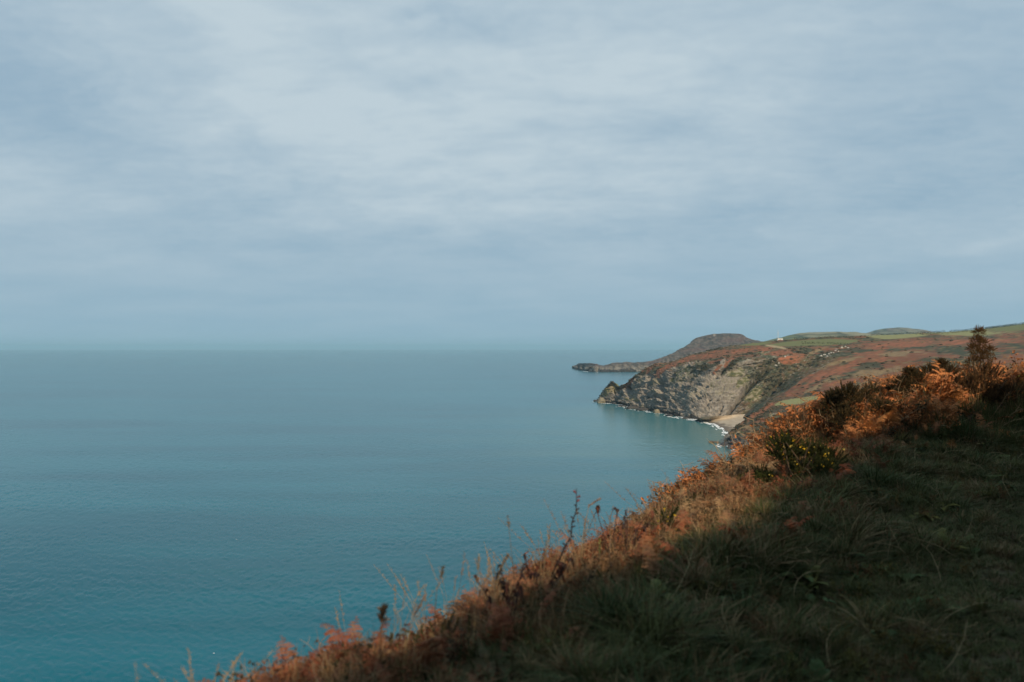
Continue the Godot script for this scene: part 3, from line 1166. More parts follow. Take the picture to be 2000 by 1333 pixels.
func gorse_bush(label: String, x: float, d: float, wide: float, tall: float, shoots: int, tone: Color, dry: Color, flowers: int, shoot_long: float, narrow := 0.0, heads := []) -> Node3D:
	var o := thing("gorse_bush", label, "bush", on_ground(x, d), "gorse bushes along the brink")
	var branches := Shape.new()
	for k in (14 if narrow == 0.0 else 4):
		var a := rng.randf() * TAU
		var reach := Vector3(cos(a) * wide * 0.7, tall * rng.randf_range(0.5, 0.85), sin(a) * wide * 0.7) * rng.randf_range(0.6, 1.0)
		if narrow > 0.0:
			reach = Vector3(cos(a) * 0.08, tall * rng.randf_range(0.6, 0.95), sin(a) * 0.08)
		branches.tube([Vector3(0, -0.05, 0), reach * 0.5 + Vector3(rng.randfn(), rng.randfn(), rng.randfn()) * 0.04, reach], 0.014, 0.005, 5, Color(0.09, 0.065, 0.045))
	part_of(o, "branches", branches.mesh(), wood)
	var places := [[], [], []]
	var tints := [[], [], []]
	var tops := []
	# lobes make the outline uneven
	var lobes := []
	for k in 10:
		var a := rng.randf() * TAU
		var r := sqrt(rng.randf()) * wide * 0.85
		lobes.append([Vector3(cos(a) * r, tall * rng.randf_range(0.2, 0.78) * (1.0 - 0.35 * r / wide), sin(a) * r), rng.randf_range(0.2, 0.46)])
	if narrow > 0.0:
		lobes = []
		for k in 9:
			lobes.append([Vector3(rng.randfn() * wide * 0.42, tall * (0.2 + 0.8 * k / 8.0) - 0.08, rng.randfn() * wide * 0.42) + Vector3(wide * 0.8 * (1.0 - k / 8.0) * rng.randfn(), 0, 0), rng.randf_range(0.3, 0.5) * narrow])
	if not heads.is_empty():
		lobes = heads
	for k in shoots:
		var lobe: Array = lobes[rng.randi() % lobes.size()]
		var dir := Vector3(rng.randfn(), rng.randfn() + 0.45, rng.randfn()).normalized()
		var spread_by: float = lobe[1] * wide
		var from: Vector3 = lobe[0] + dir * Vector3(spread_by, spread_by * 0.8, spread_by) * rng.randf_range(0.3, 1.0)
		from.y = maxf(from.y, 0.02)
		var up := (dir + Vector3.UP * (0.7 if narrow == 0.0 else 0.2) + Vector3(rng.randfn(), 0, rng.randfn()) * 0.2).normalized()
		var long := shoot_long * rng.randf_range(0.6, 1.25)
		var basis := Basis(Quaternion(Vector3.UP, up)) * Basis(Vector3.UP, rng.randf() * TAU)
		var kind := k % 3
		places[kind].append(Transform3D(basis.scaled(Vector3.ONE * long), from))
		tints[kind].append(mix3(tone, dry, rng.randf() * rng.randf() * 1.4))
		tops.append(from + up * long * rng.randf_range(0.5, 0.95))
	for kind in 3:
		many("shoots", shoot_variants[kind], green_leaf, places[kind], tints[kind], o)
	if flowers > 0:
		var spots := []
		var cols := []
		for k in flowers:
			var at: Vector3 = tops[rng.randi() % tops.size()]
			if at.y < tall * 0.38:
				continue
			spots.append(Transform3D(Basis(Vector3(rng.randfn(), rng.randfn(), rng.randfn()).normalized(), rng.randf() * TAU).scaled(Vector3.ONE * rng.randf_range(0.006, 0.012)), at + Vector3(rng.randfn(), rng.randfn(), rng.randfn()) * 0.015))
			cols.append(Color(0.72, 0.48, 0.03) if rng.randf() < 0.8 else Color(0.75, 0.6, 0.15))
		many("flowers", flower_mesh(), petal, spots, cols, o)
	return o


func bracken_plant(label: String, x: float, d: float, fronds: int, long: float, tint: Color, fronds_meshes: Array, face := -99.0) -> void:
	var o := thing("bracken_plant", label, "fern", on_ground(x, d), "dead bracken standing along the brink")
	var colored := painted(0.8, 0.25)
	colored.backlight_enabled = true
	colored.backlight = Color(0.4, 0.4, 0.4)
	colored.albedo_color = tint.linear_to_srgb()
	for k in fronds:
		var a := rng.randf() * TAU if face < -50.0 else face + rng.randfn() * 0.7
		var size := long * rng.randf_range(0.7, 1.1)
		var basis := Basis(Vector3.UP, a) * Basis(Vector3(0, 0, 1), rng.randf_range(-0.25, 0.1)) * Basis(Vector3.UP, rng.randfn() * 0.5)
		part_of(o, "frond", fronds_meshes[rng.randi() % fronds_meshes.size()], colored, Transform3D(basis.scaled(Vector3.ONE * size), Vector3(rng.randfn() * 0.03, -0.02, rng.randfn() * 0.03)))


func build_plants() -> void:
	green_leaf = leafy(0.3)
	dry_leaf = leafy(0.45, 0.8)
	wood = painted(0.9, 0.2)
	petal = leafy(0.4, 0.6)
	for k in 3:
		shoot_variants.append(gorse_shoot())
	var fronds := []
	for k in 5:
		fronds.append(frond_mesh(rng.randf_range(0.9, 2.3), rng.randf_range(0.3, 1.1)))
	build_gorse()
	build_bracken(fronds)
	build_cover(fronds)
	build_stalks()
	build_hedge()


func build_gorse() -> void:
	var green := Color(0.030, 0.042, 0.014)
	var olive := Color(0.07, 0.07, 0.022)
	var brown := Color(0.13, 0.075, 0.034)
	var rust := Color(0.22, 0.115, 0.05)
	gorse_bush("dark green gorse bush dotted with yellow flowers at the brink of the path", 2.98, 9.6, 0.36, 0.62, 800, green, olive, 190, 0.10)
	gorse_bush("small low bright green gorse tuft above the surf of the near headland", 2.60, 9.95, 0.19, 0.25, 190, Color(0.05, 0.065, 0.016), olive, 8, 0.09)
	gorse_bush("wide brown-tipped gorse bush right of the pale spur field", 4.72, 13.0, 0.46, 1.0, 1200, Color(0.045, 0.04, 0.02), brown, 0, 0.11)
	gorse_bush("low brown gorse bush between the wide brown one and the tall one", 5.50, 13.9, 0.38, 0.92, 800, Color(0.045, 0.042, 0.02), brown, 0, 0.11)
	gorse_bush("tall thin gorse with knobbly brown heads rising above the skyline", 7.12, 14.3, 1.0, 1.1, 1300, brown, rust, 0, 0.05, 0.2, [[Vector3(0.0, 1.24, 0.0), 0.085], [Vector3(-0.04, 1.11, 0.02), 0.08], [Vector3(0.06, 1.07, 0.0), 0.085], [Vector3(-0.07, 0.98, 0.0), 0.09], [Vector3(0.15, 0.96, 0.02), 0.075], [Vector3(0.01, 0.91, -0.02), 0.10], [Vector3(0.08, 0.81, 0.03), 0.12], [Vector3(-0.1, 0.78, 0.0), 0.11]])
	gorse_bush("dark rusty gorse thicket under the tall thin knobbly gorse", 7.0, 14.0, 0.60, 0.98, 1500, Color(0.07, 0.04, 0.022), rust, 0, 0.11)
	gorse_bush("spiky dark gorse spray just left of the tall thin one", 6.45, 14.2, 1.0, 0.6, 900, Color(0.06, 0.045, 0.022), brown, 0, 0.075, 0.2, [[Vector3(0.05, 0.74, 0.0), 0.06], [Vector3(-0.16, 0.62, 0.0), 0.12], [Vector3(0.14, 0.60, 0.03), 0.12], [Vector3(-0.02, 0.5, 0.0), 0.18], [Vector3(0.28, 0.44, 0.0), 0.17], [Vector3(-0.34, 0.42, 0.0), 0.16]])
	gorse_bush("narrow dark gorse spray between bright orange bracken clumps", 5.95, 13.9, 1.0, 0.7, 700, Color(0.045, 0.042, 0.022), brown, 0, 0.08, 0.2, [[Vector3(-0.05, 0.72, 0.0), 0.05], [Vector3(0.05, 0.62, 0.0), 0.12], [Vector3(-0.14, 0.56, 0.0), 0.13], [Vector3(0.0, 0.46, 0.0), 0.2], [Vector3(0.2, 0.44, 0.0), 0.15]])
	gorse_bush("small spiky gorse with few yellow flowers on the near edge above the sea", 1.24, 7.2, 0.15, 0.32, 110, green, olive, 30, 0.11)
	# a leafless brown bush on the slope behind
	var o := thing("bare_bush", "leafless brown twiggy bush behind the tall thin gorse", "bush", on_ground(9.3, 17.2) + Vector3.UP * 0.1)
	var twigs := Shape.new()
	for k in 150:
		var a := rng.randf() * TAU
		var tip := Vector3(cos(a) * 0.9 * sqrt(rng.randf()), rng.randf_range(0.5, 1.25), sin(a) * 0.7)
		var mid := tip * 0.5 + Vector3(rng.randfn(), rng.randfn(), rng.randfn()) * 0.07
		twigs.tube([Vector3(rng.randfn() * 0.1, -0.3, rng.randfn() * 0.1), mid, tip], 0.006, 0.002, 3, Color(0.08, 0.055, 0.045))
		for j in 3:
			var side := Vector3(rng.randfn(), rng.randf() + 0.3, rng.randfn()).normalized() * 0.18
			twigs.tube([mid.lerp(tip, 0.3 * j), mid.lerp(tip, 0.3 * j) + side], 0.003, 0.0015, 3, Color(0.09, 0.06, 0.05))
	part_of(o, "branches", twigs.mesh(), wood)


func build_bracken(fronds: Array) -> void:
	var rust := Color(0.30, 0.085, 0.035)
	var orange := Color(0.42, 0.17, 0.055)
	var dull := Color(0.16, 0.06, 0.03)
	bracken_plant("rust red bracken frond lying over dark grass in the middle of the edge", 1.62, 6.6, 3, 0.34, rust, fronds, 3.0)
	bracken_plant("rust bracken leaning right beside the shaded grass", 2.05, 6.9, 3, 0.36, rust, fronds, 0.2)
	bracken_plant("bright orange bracken upright at the corner of the pale spur field", 4.35, 13.2, 5, 0.66, orange, fronds)
	bracken_plant("bright orange bracken below the wide brown gorse", 4.75, 12.5, 5, 0.55, orange, fronds)
	bracken_plant("orange bracken clump right of the wide brown gorse", 5.15, 12.9, 6, 0.62, orange, fronds)
	bracken_plant("red fern standing right of the yellow-flowered gorse", 3.22, 9.3, 4, 0.42, rust, fronds)
	bracken_plant("orange bracken beside the narrow dark gorse spray", 5.62, 13.7, 6, 0.75, orange, fronds)
	bracken_plant("orange bracken with crinkled leaves left of the tall thin gorse", 6.25, 13.7, 6, 0.75, orange, fronds)
	bracken_plant("orange bracken under the knobbly heads of the tall gorse", 6.72, 14.0, 6, 0.95, orange, fronds)
	bracken_plant("yellowing bracken right of the tall thin gorse", 7.6, 14.4, 5, 0.8, Color(0.40, 0.26, 0.06), fronds)
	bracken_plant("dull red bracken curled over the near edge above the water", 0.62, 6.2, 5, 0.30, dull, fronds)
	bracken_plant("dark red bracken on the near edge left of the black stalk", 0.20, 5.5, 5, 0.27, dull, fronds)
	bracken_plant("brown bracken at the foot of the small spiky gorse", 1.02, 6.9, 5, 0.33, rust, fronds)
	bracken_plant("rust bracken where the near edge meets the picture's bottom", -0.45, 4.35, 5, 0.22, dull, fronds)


# whether a place lies where the camera, or one a step aside, could see it
func shows(x: float, d: float) -> bool:
	return d > 2.2 and absf(x) < 0.66 * d + 1.2


func build_cover(fronds: Array) -> void:
	var tufts := [grass_tuft(26, 0.8, 0.022), grass_tuft(30, 1.3, 0.018), grass_tuft(22, 0.5, 0.02)]
	var tussocks := [grass_tuft(64, 2.0, 0.020), grass_tuft(56, 1.5, 0.022), grass_tuft(70, 2.4, 0.017)]
	var turfs := [grass_tuft(24, 1.8, 0.035), grass_tuft(24, 1.2, 0.03)]
	var crisps := [crisp_mesh(), crisp_mesh(), crisp_mesh()]
	var stems := []
	for k in 5:
		stems.append(stem_mesh())
	var kinds := {"tall": [[], [], []], "short": [[], []], "frond": [[], [], [], [], []], "crisp": [[], [], []], "stem": [[], [], [], [], []], "spiny": [[]], "wisp": [[]], "tussock": [[], [], []], "weed": [[]]}
	var dyes := {"tall": [[], [], []], "short": [[], []], "frond": [[], [], [], [], []], "crisp": [[], [], []], "stem": [[], [], [], [], []], "spiny": [[]], "wisp": [[]], "tussock": [[], [], []], "weed": [[]]}
	var r := RandomNumberGenerator.new()
	r.seed = 77
	for tries in 240000:
		var d := 2.2 + 17.0 * sqrt(r.randf())
		var x := r.randf_range(-0.66 * d - 1.2, 0.66 * d + 1.2)
		var w := inland(x, -d)
		if w < -2.8 or x - (0.546 * d + 3.5) > 0.0:
			continue
		var at := Vector3(x, ground_height(x, -d, w), -d)
		var tone := broad.get_noise_2d(x / 0.9 + 30.0, d / 0.9)
		var patch := fine.get_noise_2d(x / 2.2, d / 2.2 + 50.0)
		var tall := lerpf(0.20, 0.20, smoothstep(5.0, 9.0, d)) + 0.36 * smoothstep(12.0, 14.3, d)
		# plants stand in clumps of unlike height
		var clump := fine.get_noise_2d(x / 1.1 + 9.0, d / 1.1)
		tall *= clampf(1.0 + clump * 2.2, 0.35, 1.5)
		var heathy := smoothstep(0.75 + 0.05 * d + tone * 0.9, -0.1, w)   # 1: bracken and straw, 0: green grass
		var turn := Basis(Vector3.UP, r.randf() * TAU)
		var tilt := Basis(Vector3(1, 0, 0), r.randfn() * 0.15) * Basis(Vector3(0, 0, 1), r.randfn() * 0.15)
		var pick := r.randf()
		if w > 0.15 and w < 2.15 + tone * 0.9 and heathy < 0.4 + tone * 0.5 and r.randf() < 0.2:
			# tussocks of long, bent grass with dead leaves caught between
			var k := r.randi() % 3
			var high := r.randf_range(0.09, 0.27) * clampf(1.0 + clump * 1.3, 0.5, 1.4) * lerpf(1.0, 0.6, smoothstep(1.4, 2.4, w))
			kinds.tussock[k].append(Transform3D((turn * tilt).scaled(Vector3(high * 1.25, high, high * 1.25)), at))
			var dye := mix3(Color(0.038, 0.062, 0.022), Color(0.095, 0.10, 0.034), r.randf() + tone * 0.7)
			if r.randf() < 0.22:
				dye = mix3(Color(0.22, 0.165, 0.08), Color(0.16, 0.10, 0.055), r.randf())
			dyes.tussock[k].append(dye)
			if r.randf() < 0.13:
				var j := r.randi() % 3
				kinds.crisp[j].append(Transform3D((turn * tilt).scaled(Vector3.ONE * r.randf_range(0.10, 0.2)), at))
				dyes.crisp[j].append(mix3(Color(0.17, 0.075, 0.035), Color(0.12, 0.12, 0.03), r.randf()))
			if r.randf() < 0.05:
				kinds.weed[0].append(Transform3D((turn * tilt).scaled(Vector3.ONE * r.randf_range(0.07, 0.15)), at + Vector3.UP * 0.03))
				dyes.weed[0].append(mix3(Color(0.045, 0.08, 0.025), Color(0.16, 0.13, 0.03), r.randf() * r.randf()))
			if r.randf() < 0.06:
				var j := r.randi() % 5
				kinds.stem[j].append(Transform3D((turn * tilt).scaled(Vector3.ONE * r.randf_range(0.2, 0.42)), at))
				dyes.stem[j].append(Color(0.34, 0.26, 0.15))
			continue
		if w > 1.45 + tone * 0.4:
			# the trodden path: short turf
			if pick < (0.9 if absf(w - 2.45) > 0.3 + tone * 0.5 else 0.5):
				var high := r.randf_range(0.05, 0.12) * (1.0 + 0.7 * smoothstep(2.2, 1.4, w))
				var dye := mix3(Color(0.04, 0.06, 0.02), Color(0.095, 0.10, 0.035), r.randf())
				if r.randf() < 0.2:
					dye = mix3(Color(0.20, 0.155, 0.08), Color(0.13, 0.085, 0.05), r.randf())
				var k := r.randi() % 2
				kinds.short[k].append(Transform3D((turn * tilt).scaled(Vector3(0.16, high, 0.16)), at))
				dyes.short[k].append(dye)
			continue
		if r.randf() < 0.4 * (1.0 - heathy):
			var low := r.randf_range(0.06, 0.15)
			kinds.short[0].append(Transform3D((turn * tilt).scaled(Vector3(0.18, low, 0.18)), at))
			dyes.short[0].append(mix3(Color(0.04, 0.06, 0.02), Color(0.13, 0.11, 0.045), r.randf() * r.randf()))
		if pick < 0.34 * (1.0 - heathy) + 0.10:
			var high := tall * r.randf_range(0.55, 1.0) * lerpf(0.95, 0.85, heathy)
			var dye := mix3(Color(0.042, 0.066, 0.02), Color(0.10, 0.108, 0.034), r.randf() + tone * 0.6)
			if r.randf() < 0.18 + 0.6 * heathy:
				dye = mix3(Color(0.20, 0.145, 0.065), Color(0.30, 0.21, 0.11), r.randf())
			if patch > 0.28 and d > 11.5 and w > -1.0:
				dye = mix3(dye, Color(0.24, 0.20, 0.06), 0.75)
			var k := r.randi() % 3
			kinds.tall[k].append(Transform3D((turn * tilt).scaled(Vector3(high * 0.9, high, high * 0.9)), at))
			dyes.tall[k].append(dye)
		elif r.randf() < heathy:
			# near: dull red and straw; farther on: fine tan stems; at the bend: bright orange bracken
			var at_bend := smoothstep(11.3, 12.8, d + tone * 0.6)
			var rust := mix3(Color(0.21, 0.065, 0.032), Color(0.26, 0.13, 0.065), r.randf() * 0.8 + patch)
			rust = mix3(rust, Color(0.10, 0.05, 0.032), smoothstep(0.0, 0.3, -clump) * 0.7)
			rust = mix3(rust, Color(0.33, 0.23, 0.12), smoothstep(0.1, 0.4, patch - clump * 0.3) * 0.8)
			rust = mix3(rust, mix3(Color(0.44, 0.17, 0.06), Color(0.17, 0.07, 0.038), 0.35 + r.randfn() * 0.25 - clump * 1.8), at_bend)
			var form := r.randf()
			if form < lerpf(0.08, 0.13, at_bend):
				var k := r.randi() % 5
				var size := tall * r.randf_range(0.75, 1.2)
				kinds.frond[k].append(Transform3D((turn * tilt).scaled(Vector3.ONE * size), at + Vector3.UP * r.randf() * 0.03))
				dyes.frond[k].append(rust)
			elif form < lerpf(0.17, 0.24, at_bend):
				var k := r.randi() % 3
				var size := tall * r.randf_range(0.5, 1.05)
				kinds.crisp[k].append(Transform3D((turn * tilt).scaled(Vector3.ONE * size), at))
				dyes.crisp[k].append(rust if r.randf() < 0.75 else mix3(Color(0.06, 0.038, 0.025), Color(0.05, 0.05, 0.02), r.randf()))
			elif form < 0.36:
				var k := r.randi() % 5
				var size := tall * r.randf_range(0.7, 1.45)
				kinds.stem[k].append(Transform3D((turn * tilt).scaled(Vector3.ONE * size), at))
				dyes.stem[k].append(mix3(Color(0.40, 0.29, 0.17), Color(0.16, 0.085, 0.05), r.randf()))
			elif form < 0.58:
				var high := tall * r.randf_range(0.6, 1.25)
				var k := r.randi() % 3
				kinds.tall[k].append(Transform3D((turn * tilt).scaled(Vector3(high * 0.8, high, high * 0.8)), at))
				dyes.tall[k].append(mix3(Color(0.18, 0.105, 0.05), Color(0.30, 0.20, 0.11), r.randf() + patch))
		# dark spiny undergrowth fills hollows between the bracken clumps
		if heathy > 0.35 and clump < -0.08 and r.randf() < (0.12 if d < 9.0 else 0.5):
			kinds.spiny[0].append(Transform3D((turn * Basis(Vector3(1, 0, 0), r.randfn() * 0.7)).scaled(Vector3.ONE * r.randf_range(0.05, 0.13)), at + Vector3.UP * r.randf() * tall * 0.5))
			dyes.spiny[0].append(mix3(Color(0.04, 0.052, 0.018), Color(0.085, 0.06, 0.03), r.randf()))
		# thin dry grass heads lean out over the drop
		if w < 0.3 and w > -0.9 and d < 9.0 and r.randf() < 0.013:
			var high := r.randf_range(0.22, 0.5)
			kinds.wisp[0].append(Transform3D((turn * tilt).scaled(Vector3(high, high, high)), at))
			dyes.wisp[0].append(mix3(Color(0.30, 0.22, 0.13), Color(0.20, 0.13, 0.08), r.randf()))
	many("broadleaf_weeds", weed_mesh(), green_leaf, kinds.weed[0], dyes.weed[0]).set_meta("label", "low broad-leaved weeds among the long grass")
	many("gorse_undergrowth", shoot_variants[0], green_leaf, kinds.spiny[0], dyes.spiny[0]).set_meta("label", "dark spiny undergrowth between the bracken clumps")
	many("grass_heads", wisp_mesh(), dry_leaf, kinds.wisp[0], dyes.wisp[0]).set_meta("label", "thin dry grass heads leaning out over the drop")
	for k in 3:
		many("grass", tufts[k], green_leaf, kinds.tall[k], dyes.tall[k]).set_meta("label", "long grass, green and straw, growing along the brink")
		many("tussock_grass", tussocks[k], green_leaf, kinds.tussock[k], dyes.tussock[k]).set_meta("label", "bent tussocks of long grass between the brink and the path")
		many("withered_leaves", crisps[k], dry_leaf, kinds.crisp[k], dyes.crisp[k]).set_meta("label", "crisp brown leaves among the bracken on the brink")
	for k in 2:
		many("turf", turfs[k], green_leaf, kinds.short[k], dyes.short[k]).set_meta("label", "short dark turf on the shaded path")
	for k in 5:
		many("bracken", fronds[k], dry_leaf, kinds.frond[k], dyes.frond[k]).set_meta("label", "dense dead bracken covering the brink above the sea")
		many("dry_stems", stems[k], wood, kinds.stem[k], dyes.stem[k]).set_meta("label", "tangled pale dry stems among the bracken")


# a stalk through points given as offsets from its foot, with a seed head of small scales
func stalk(label: String, x: float, d: float, points: Array, radius: float, col: Color, head: float, scales: int, head_col: Color, called := "grass_stalk") -> Node3D:
	var o := thing(called, label, "stalk", on_ground(x, d), "tall stalks standing out against the sea")
	var s := Shape.new()
	s.tube(points, radius, radius * 0.4, 5, col)
	part_of(o, "stem", s.mesh(), wood)
	if scales > 0:
		var h := Shape.new()
		var n := points.size()
		for k in scales:
			var t := 1.0 - head * rng.randf()
			var f := t * (n - 1)
			var i := mini(int(f), n - 2)
			var at: Vector3 = points[i].lerp(points[i + 1], f - i)
			var out := Vector3(rng.randfn(), rng.randf() + 0.4, rng.randfn()).normalized()
			var side := out.cross(Vector3(rng.randfn(), rng.randfn(), rng.randfn())).normalized() * radius * 1.5
			var g := rng.randf_range(0.7, 1.3)
			h.tri(at - side, at + out * radius * rng.randf_range(4.0, 7.0), at + side, Color(head_col.r * g, head_col.g * g, head_col.b * g))
		part_of(o, "seed_head", h.mesh(), dry_leaf)
	return o


func build_stalks() -> void:
	var straw := Color(0.26, 0.19, 0.10)
	var grey := Color(0.13, 0.10, 0.07)
	# the black, kinked stalk with pods, alone against the water
	var o := thing("seed_stalk", "kinked black stalk with small pods standing alone against the sea", "stalk", on_ground(0.30, 5.75), "tall stalks standing out against the sea")
	var line := [Vector3(0, 0, 0), Vector3(-0.012, 0.26, 0), Vector3(0.02, 0.34, 0.0), Vector3(0.062, 0.41, 0.01), Vector3(0.066, 0.49, 0.0), Vector3(0.092, 0.56, 0.0), Vector3(0.096, 0.63, 0.0), Vector3(0.094, 0.70, 0.0)]
	var s := Shape.new()
	s.tube(line, 0.007, 0.0022, 6, Color(0.025, 0.02, 0.02))
	part_of(o, "stem", s.mesh(), wood)
	for k in 13:
		var pod := Shape.new()
		var f := lerpf(2.2, 6.6, k / 12.0)
		var i := int(f)
		var at: Vector3 = line[i].lerp(line[i + 1], f - i)
		var way := Vector3(1.0 if k % 3 else -0.6, 0.5, rng.randfn() * 0.5).normalized()
		pod.tube([at, at + way * 0.010, at + way * 0.018, at + way * 0.024], 0.004, 0.005 if k < 10 else 0.008, 5, Color(0.035, 0.022, 0.022) if k < 10 else Color(0.14, 0.05, 0.055))
		part_of(o, "pod", pod.mesh(), wood)
	stalk("thin straight grey grass stalk leftmost of the tall ones over the water", -0.36, 4.6, [Vector3.ZERO, Vector3(-0.02, 0.25, 0), Vector3(-0.01, 0.40, 0), Vector3(0.025, 0.52, 0)], 0.003, grey, 0.16, 40, Color(0.10, 0.085, 0.06))
	stalk("thin straight grass stalk left of the black podded stalk", 0.03, 5.3, [Vector3.ZERO, Vector3(-0.02, 0.3, 0), Vector3(-0.055, 0.62, 0)], 0.0028, grey, 0.1, 20, grey)
	stalk("arching pale grass plume right of the black podded stalk", 0.44, 6.0, [Vector3.ZERO, Vector3(0.01, 0.35, 0), Vector3(0.05, 0.55, 0), Vector3(0.13, 0.60, 0)], 0.0026, straw, 0.35, 110, Color(0.28, 0.19, 0.14))
	stalk("thick brown stalk near the picture's bottom edge, leaning right", -0.62, 4.2, [Vector3.ZERO, Vector3(0.03, 0.16, 0), Vector3(0.035, 0.30, 0), Vector3(0.045, 0.40, 0)], 0.006, Color(0.15, 0.075, 0.04), 0.2, 60, Color(0.05, 0.04, 0.03))
	stalk("feathery pale grass head above the red bracken of the near edge", -0.12, 5.0, [Vector3.ZERO, Vector3(0.02, 0.25, 0), Vector3(0.06, 0.40, 0), Vector3(0.10, 0.47, 0)], 0.0028, straw, 0.4, 120, Color(0.22, 0.16, 0.10))
	stalk("pale grass plume leaning right over the lowest corner of the sea", -0.55, 4.35, [Vector3.ZERO, Vector3(0.06, 0.2, 0), Vector3(0.10, 0.34, 0), Vector3(0.15, 0.43, 0)], 0.0026, straw, 0.35, 90, Color(0.30, 0.2, 0.15))
	stalk("short forked grey stem right of the arching plume", 0.66, 6.3, [Vector3.ZERO, Vector3(0.0, 0.28, 0), Vector3(-0.005, 0.40, 0), Vector3(-0.03, 0.46, 0)], 0.004, Color(0.16, 0.12, 0.09), 0.0, 0, grey)
	stalk("slim green bud stem between the arching plume and the forked stem", 0.57, 6.1, [Vector3.ZERO, Vector3(0.0, 0.2, 0), Vector3(0.0, 0.34, 0)], 0.003, Color(0.12, 0.14, 0.05), 0.35, 60, Color(0.16, 0.18, 0.06))
	stalk("faint grass stalk beside the straight one at the brink", -0.20, 4.9, [Vector3.ZERO, Vector3(0.01, 0.3, 0), Vector3(0.03, 0.5, 0)], 0.0024, straw, 0.2, 40, straw)
	# withered dark leafy plants
	var spots := [[0.17, 5.35, 0.34, "shrivelled dark plant with black curled leaves left of the podded stalk"], [0.74, 6.5, 0.40, "dark curled dead leaf on a stem above the near bracken"], [-0.02, 5.05, 0.28, "small dark withered plant at the lower edge of the bracken"]]
	for a in spots:
		var plant := thing("withered_plant", a[3], "plant", on_ground(a[0], a[1]), "withered dark plants on the near edge")
		for k in 5:
			var stem := Shape.new()
			var tip := Vector3(rng.randfn() * 0.12, a[2] * rng.randf_range(0.8, 1.15), rng.randfn() * 0.1)
			stem.tube([Vector3.ZERO, tip * 0.55 + Vector3(rng.randfn() * 0.02, 0, 0), tip], 0.005, 0.002, 4, Color(0.06, 0.035, 0.028))
			part_of(plant, "stem", stem.mesh(), wood)
			for j in 6:
				var leaf := Shape.new()
				var at := tip * rng.randf_range(0.5, 1.0)
				var out := Vector3(rng.randfn(), rng.randf_range(-0.4, 0.9), rng.randfn()).normalized()
				var side := out.cross(Vector3(rng.randfn(), rng.randfn(), rng.randfn())).normalized() * 0.02
				var pts := []
				for q in 5:
					pts.append(at + out * 0.012 * q + Vector3.UP * (0.03 * sin(q * 0.9) - 0.002 * q * q))
				var col := Color(0.05, 0.028, 0.026) if rng.randf() < 0.7 else Color(0.12, 0.045, 0.03)
				leaf.blade(pts, 0.024, side.normalized(), col, col)
				part_of(plant, "leaf", leaf.mesh(), dry_leaf)


func build_hedge() -> void:
	# the overgrown hedge on the bank beside the path, just outside the picture, that shades the path
	var o := thing("hedge", "overgrown dark hedge on the bank beside the shaded path", "hedge", on_ground(3.4, 0.5))
	var spray := Shape.new()
	for k in 46:
		var at := Vector3(rng.randfn(), rng.randfn(), rng.randfn()) * 0.12
		var a := Vector3(rng.randfn(), rng.randfn(), rng.randfn()).normalized() * 0.05
		var b := Vector3(rng.randfn(), rng.randfn(), rng.randfn()).normalized() * 0.035
		var g := rng.randf_range(0.7, 1.3)
		spray.tri(at - a, at + b, at + a, Color(g, g, g))
		spray.tri(at - a, at + a, at - b, Color(g, g, g))
	var places := []
	var tints := []
	var branches := Shape.new()
	for k in 15000:
		var d := rng.randf_range(-13.0, 12.6)
		var bump := 0.5 + 0.5 * broad.get_noise_2d(d / 2.4, 3.0) + 0.3 * fine.get_noise_2d(d / 0.7, 8.0)
		var high := (1.75 + 0.7 * bump + 0.42 * smoothstep(2.0, -1.5, d)) * lerpf(1.0, 0.75, smoothstep(8.0, 10.0, d)) * smoothstep(12.8, 11.0, d + 0.5 * bump)
		var x := 0.546 * d + 2.75 + rng.randfn() * 0.42
		var here := on_ground(x, d)
		here.y += rng.randf() * high
		places.append(Transform3D(Basis(Vector3(rng.randfn(), rng.randfn(), rng.randfn()).normalized(), rng.randf() * TAU), here - o.position))
		tints.append(mix3(Color(0.035, 0.045, 0.018), Color(0.07, 0.05, 0.03), rng.randf()))
	for k in 60:
		var d := rng.randf_range(-13.0, 12.0)
		var x := 0.546 * d + 2.75 + rng.randfn() * 0.15
		var root := on_ground(x, d) - o.position
		var tip := root + Vector3(rng.randfn() * 0.35, rng.randf_range(1.3, 1.9), rng.randfn() * 0.35)
		branches.tube([root - Vector3.UP * 0.1, root.lerp(tip, 0.5) + Vector3(rng.randfn(), 0, rng.randfn()) * 0.1, tip], 0.03, 0.008, 5, Color(0.07, 0.055, 0.045))
	part_of(o, "branches", branches.mesh(), wood)
	many("foliage", spray.mesh(), green_leaf, places, tints, o)

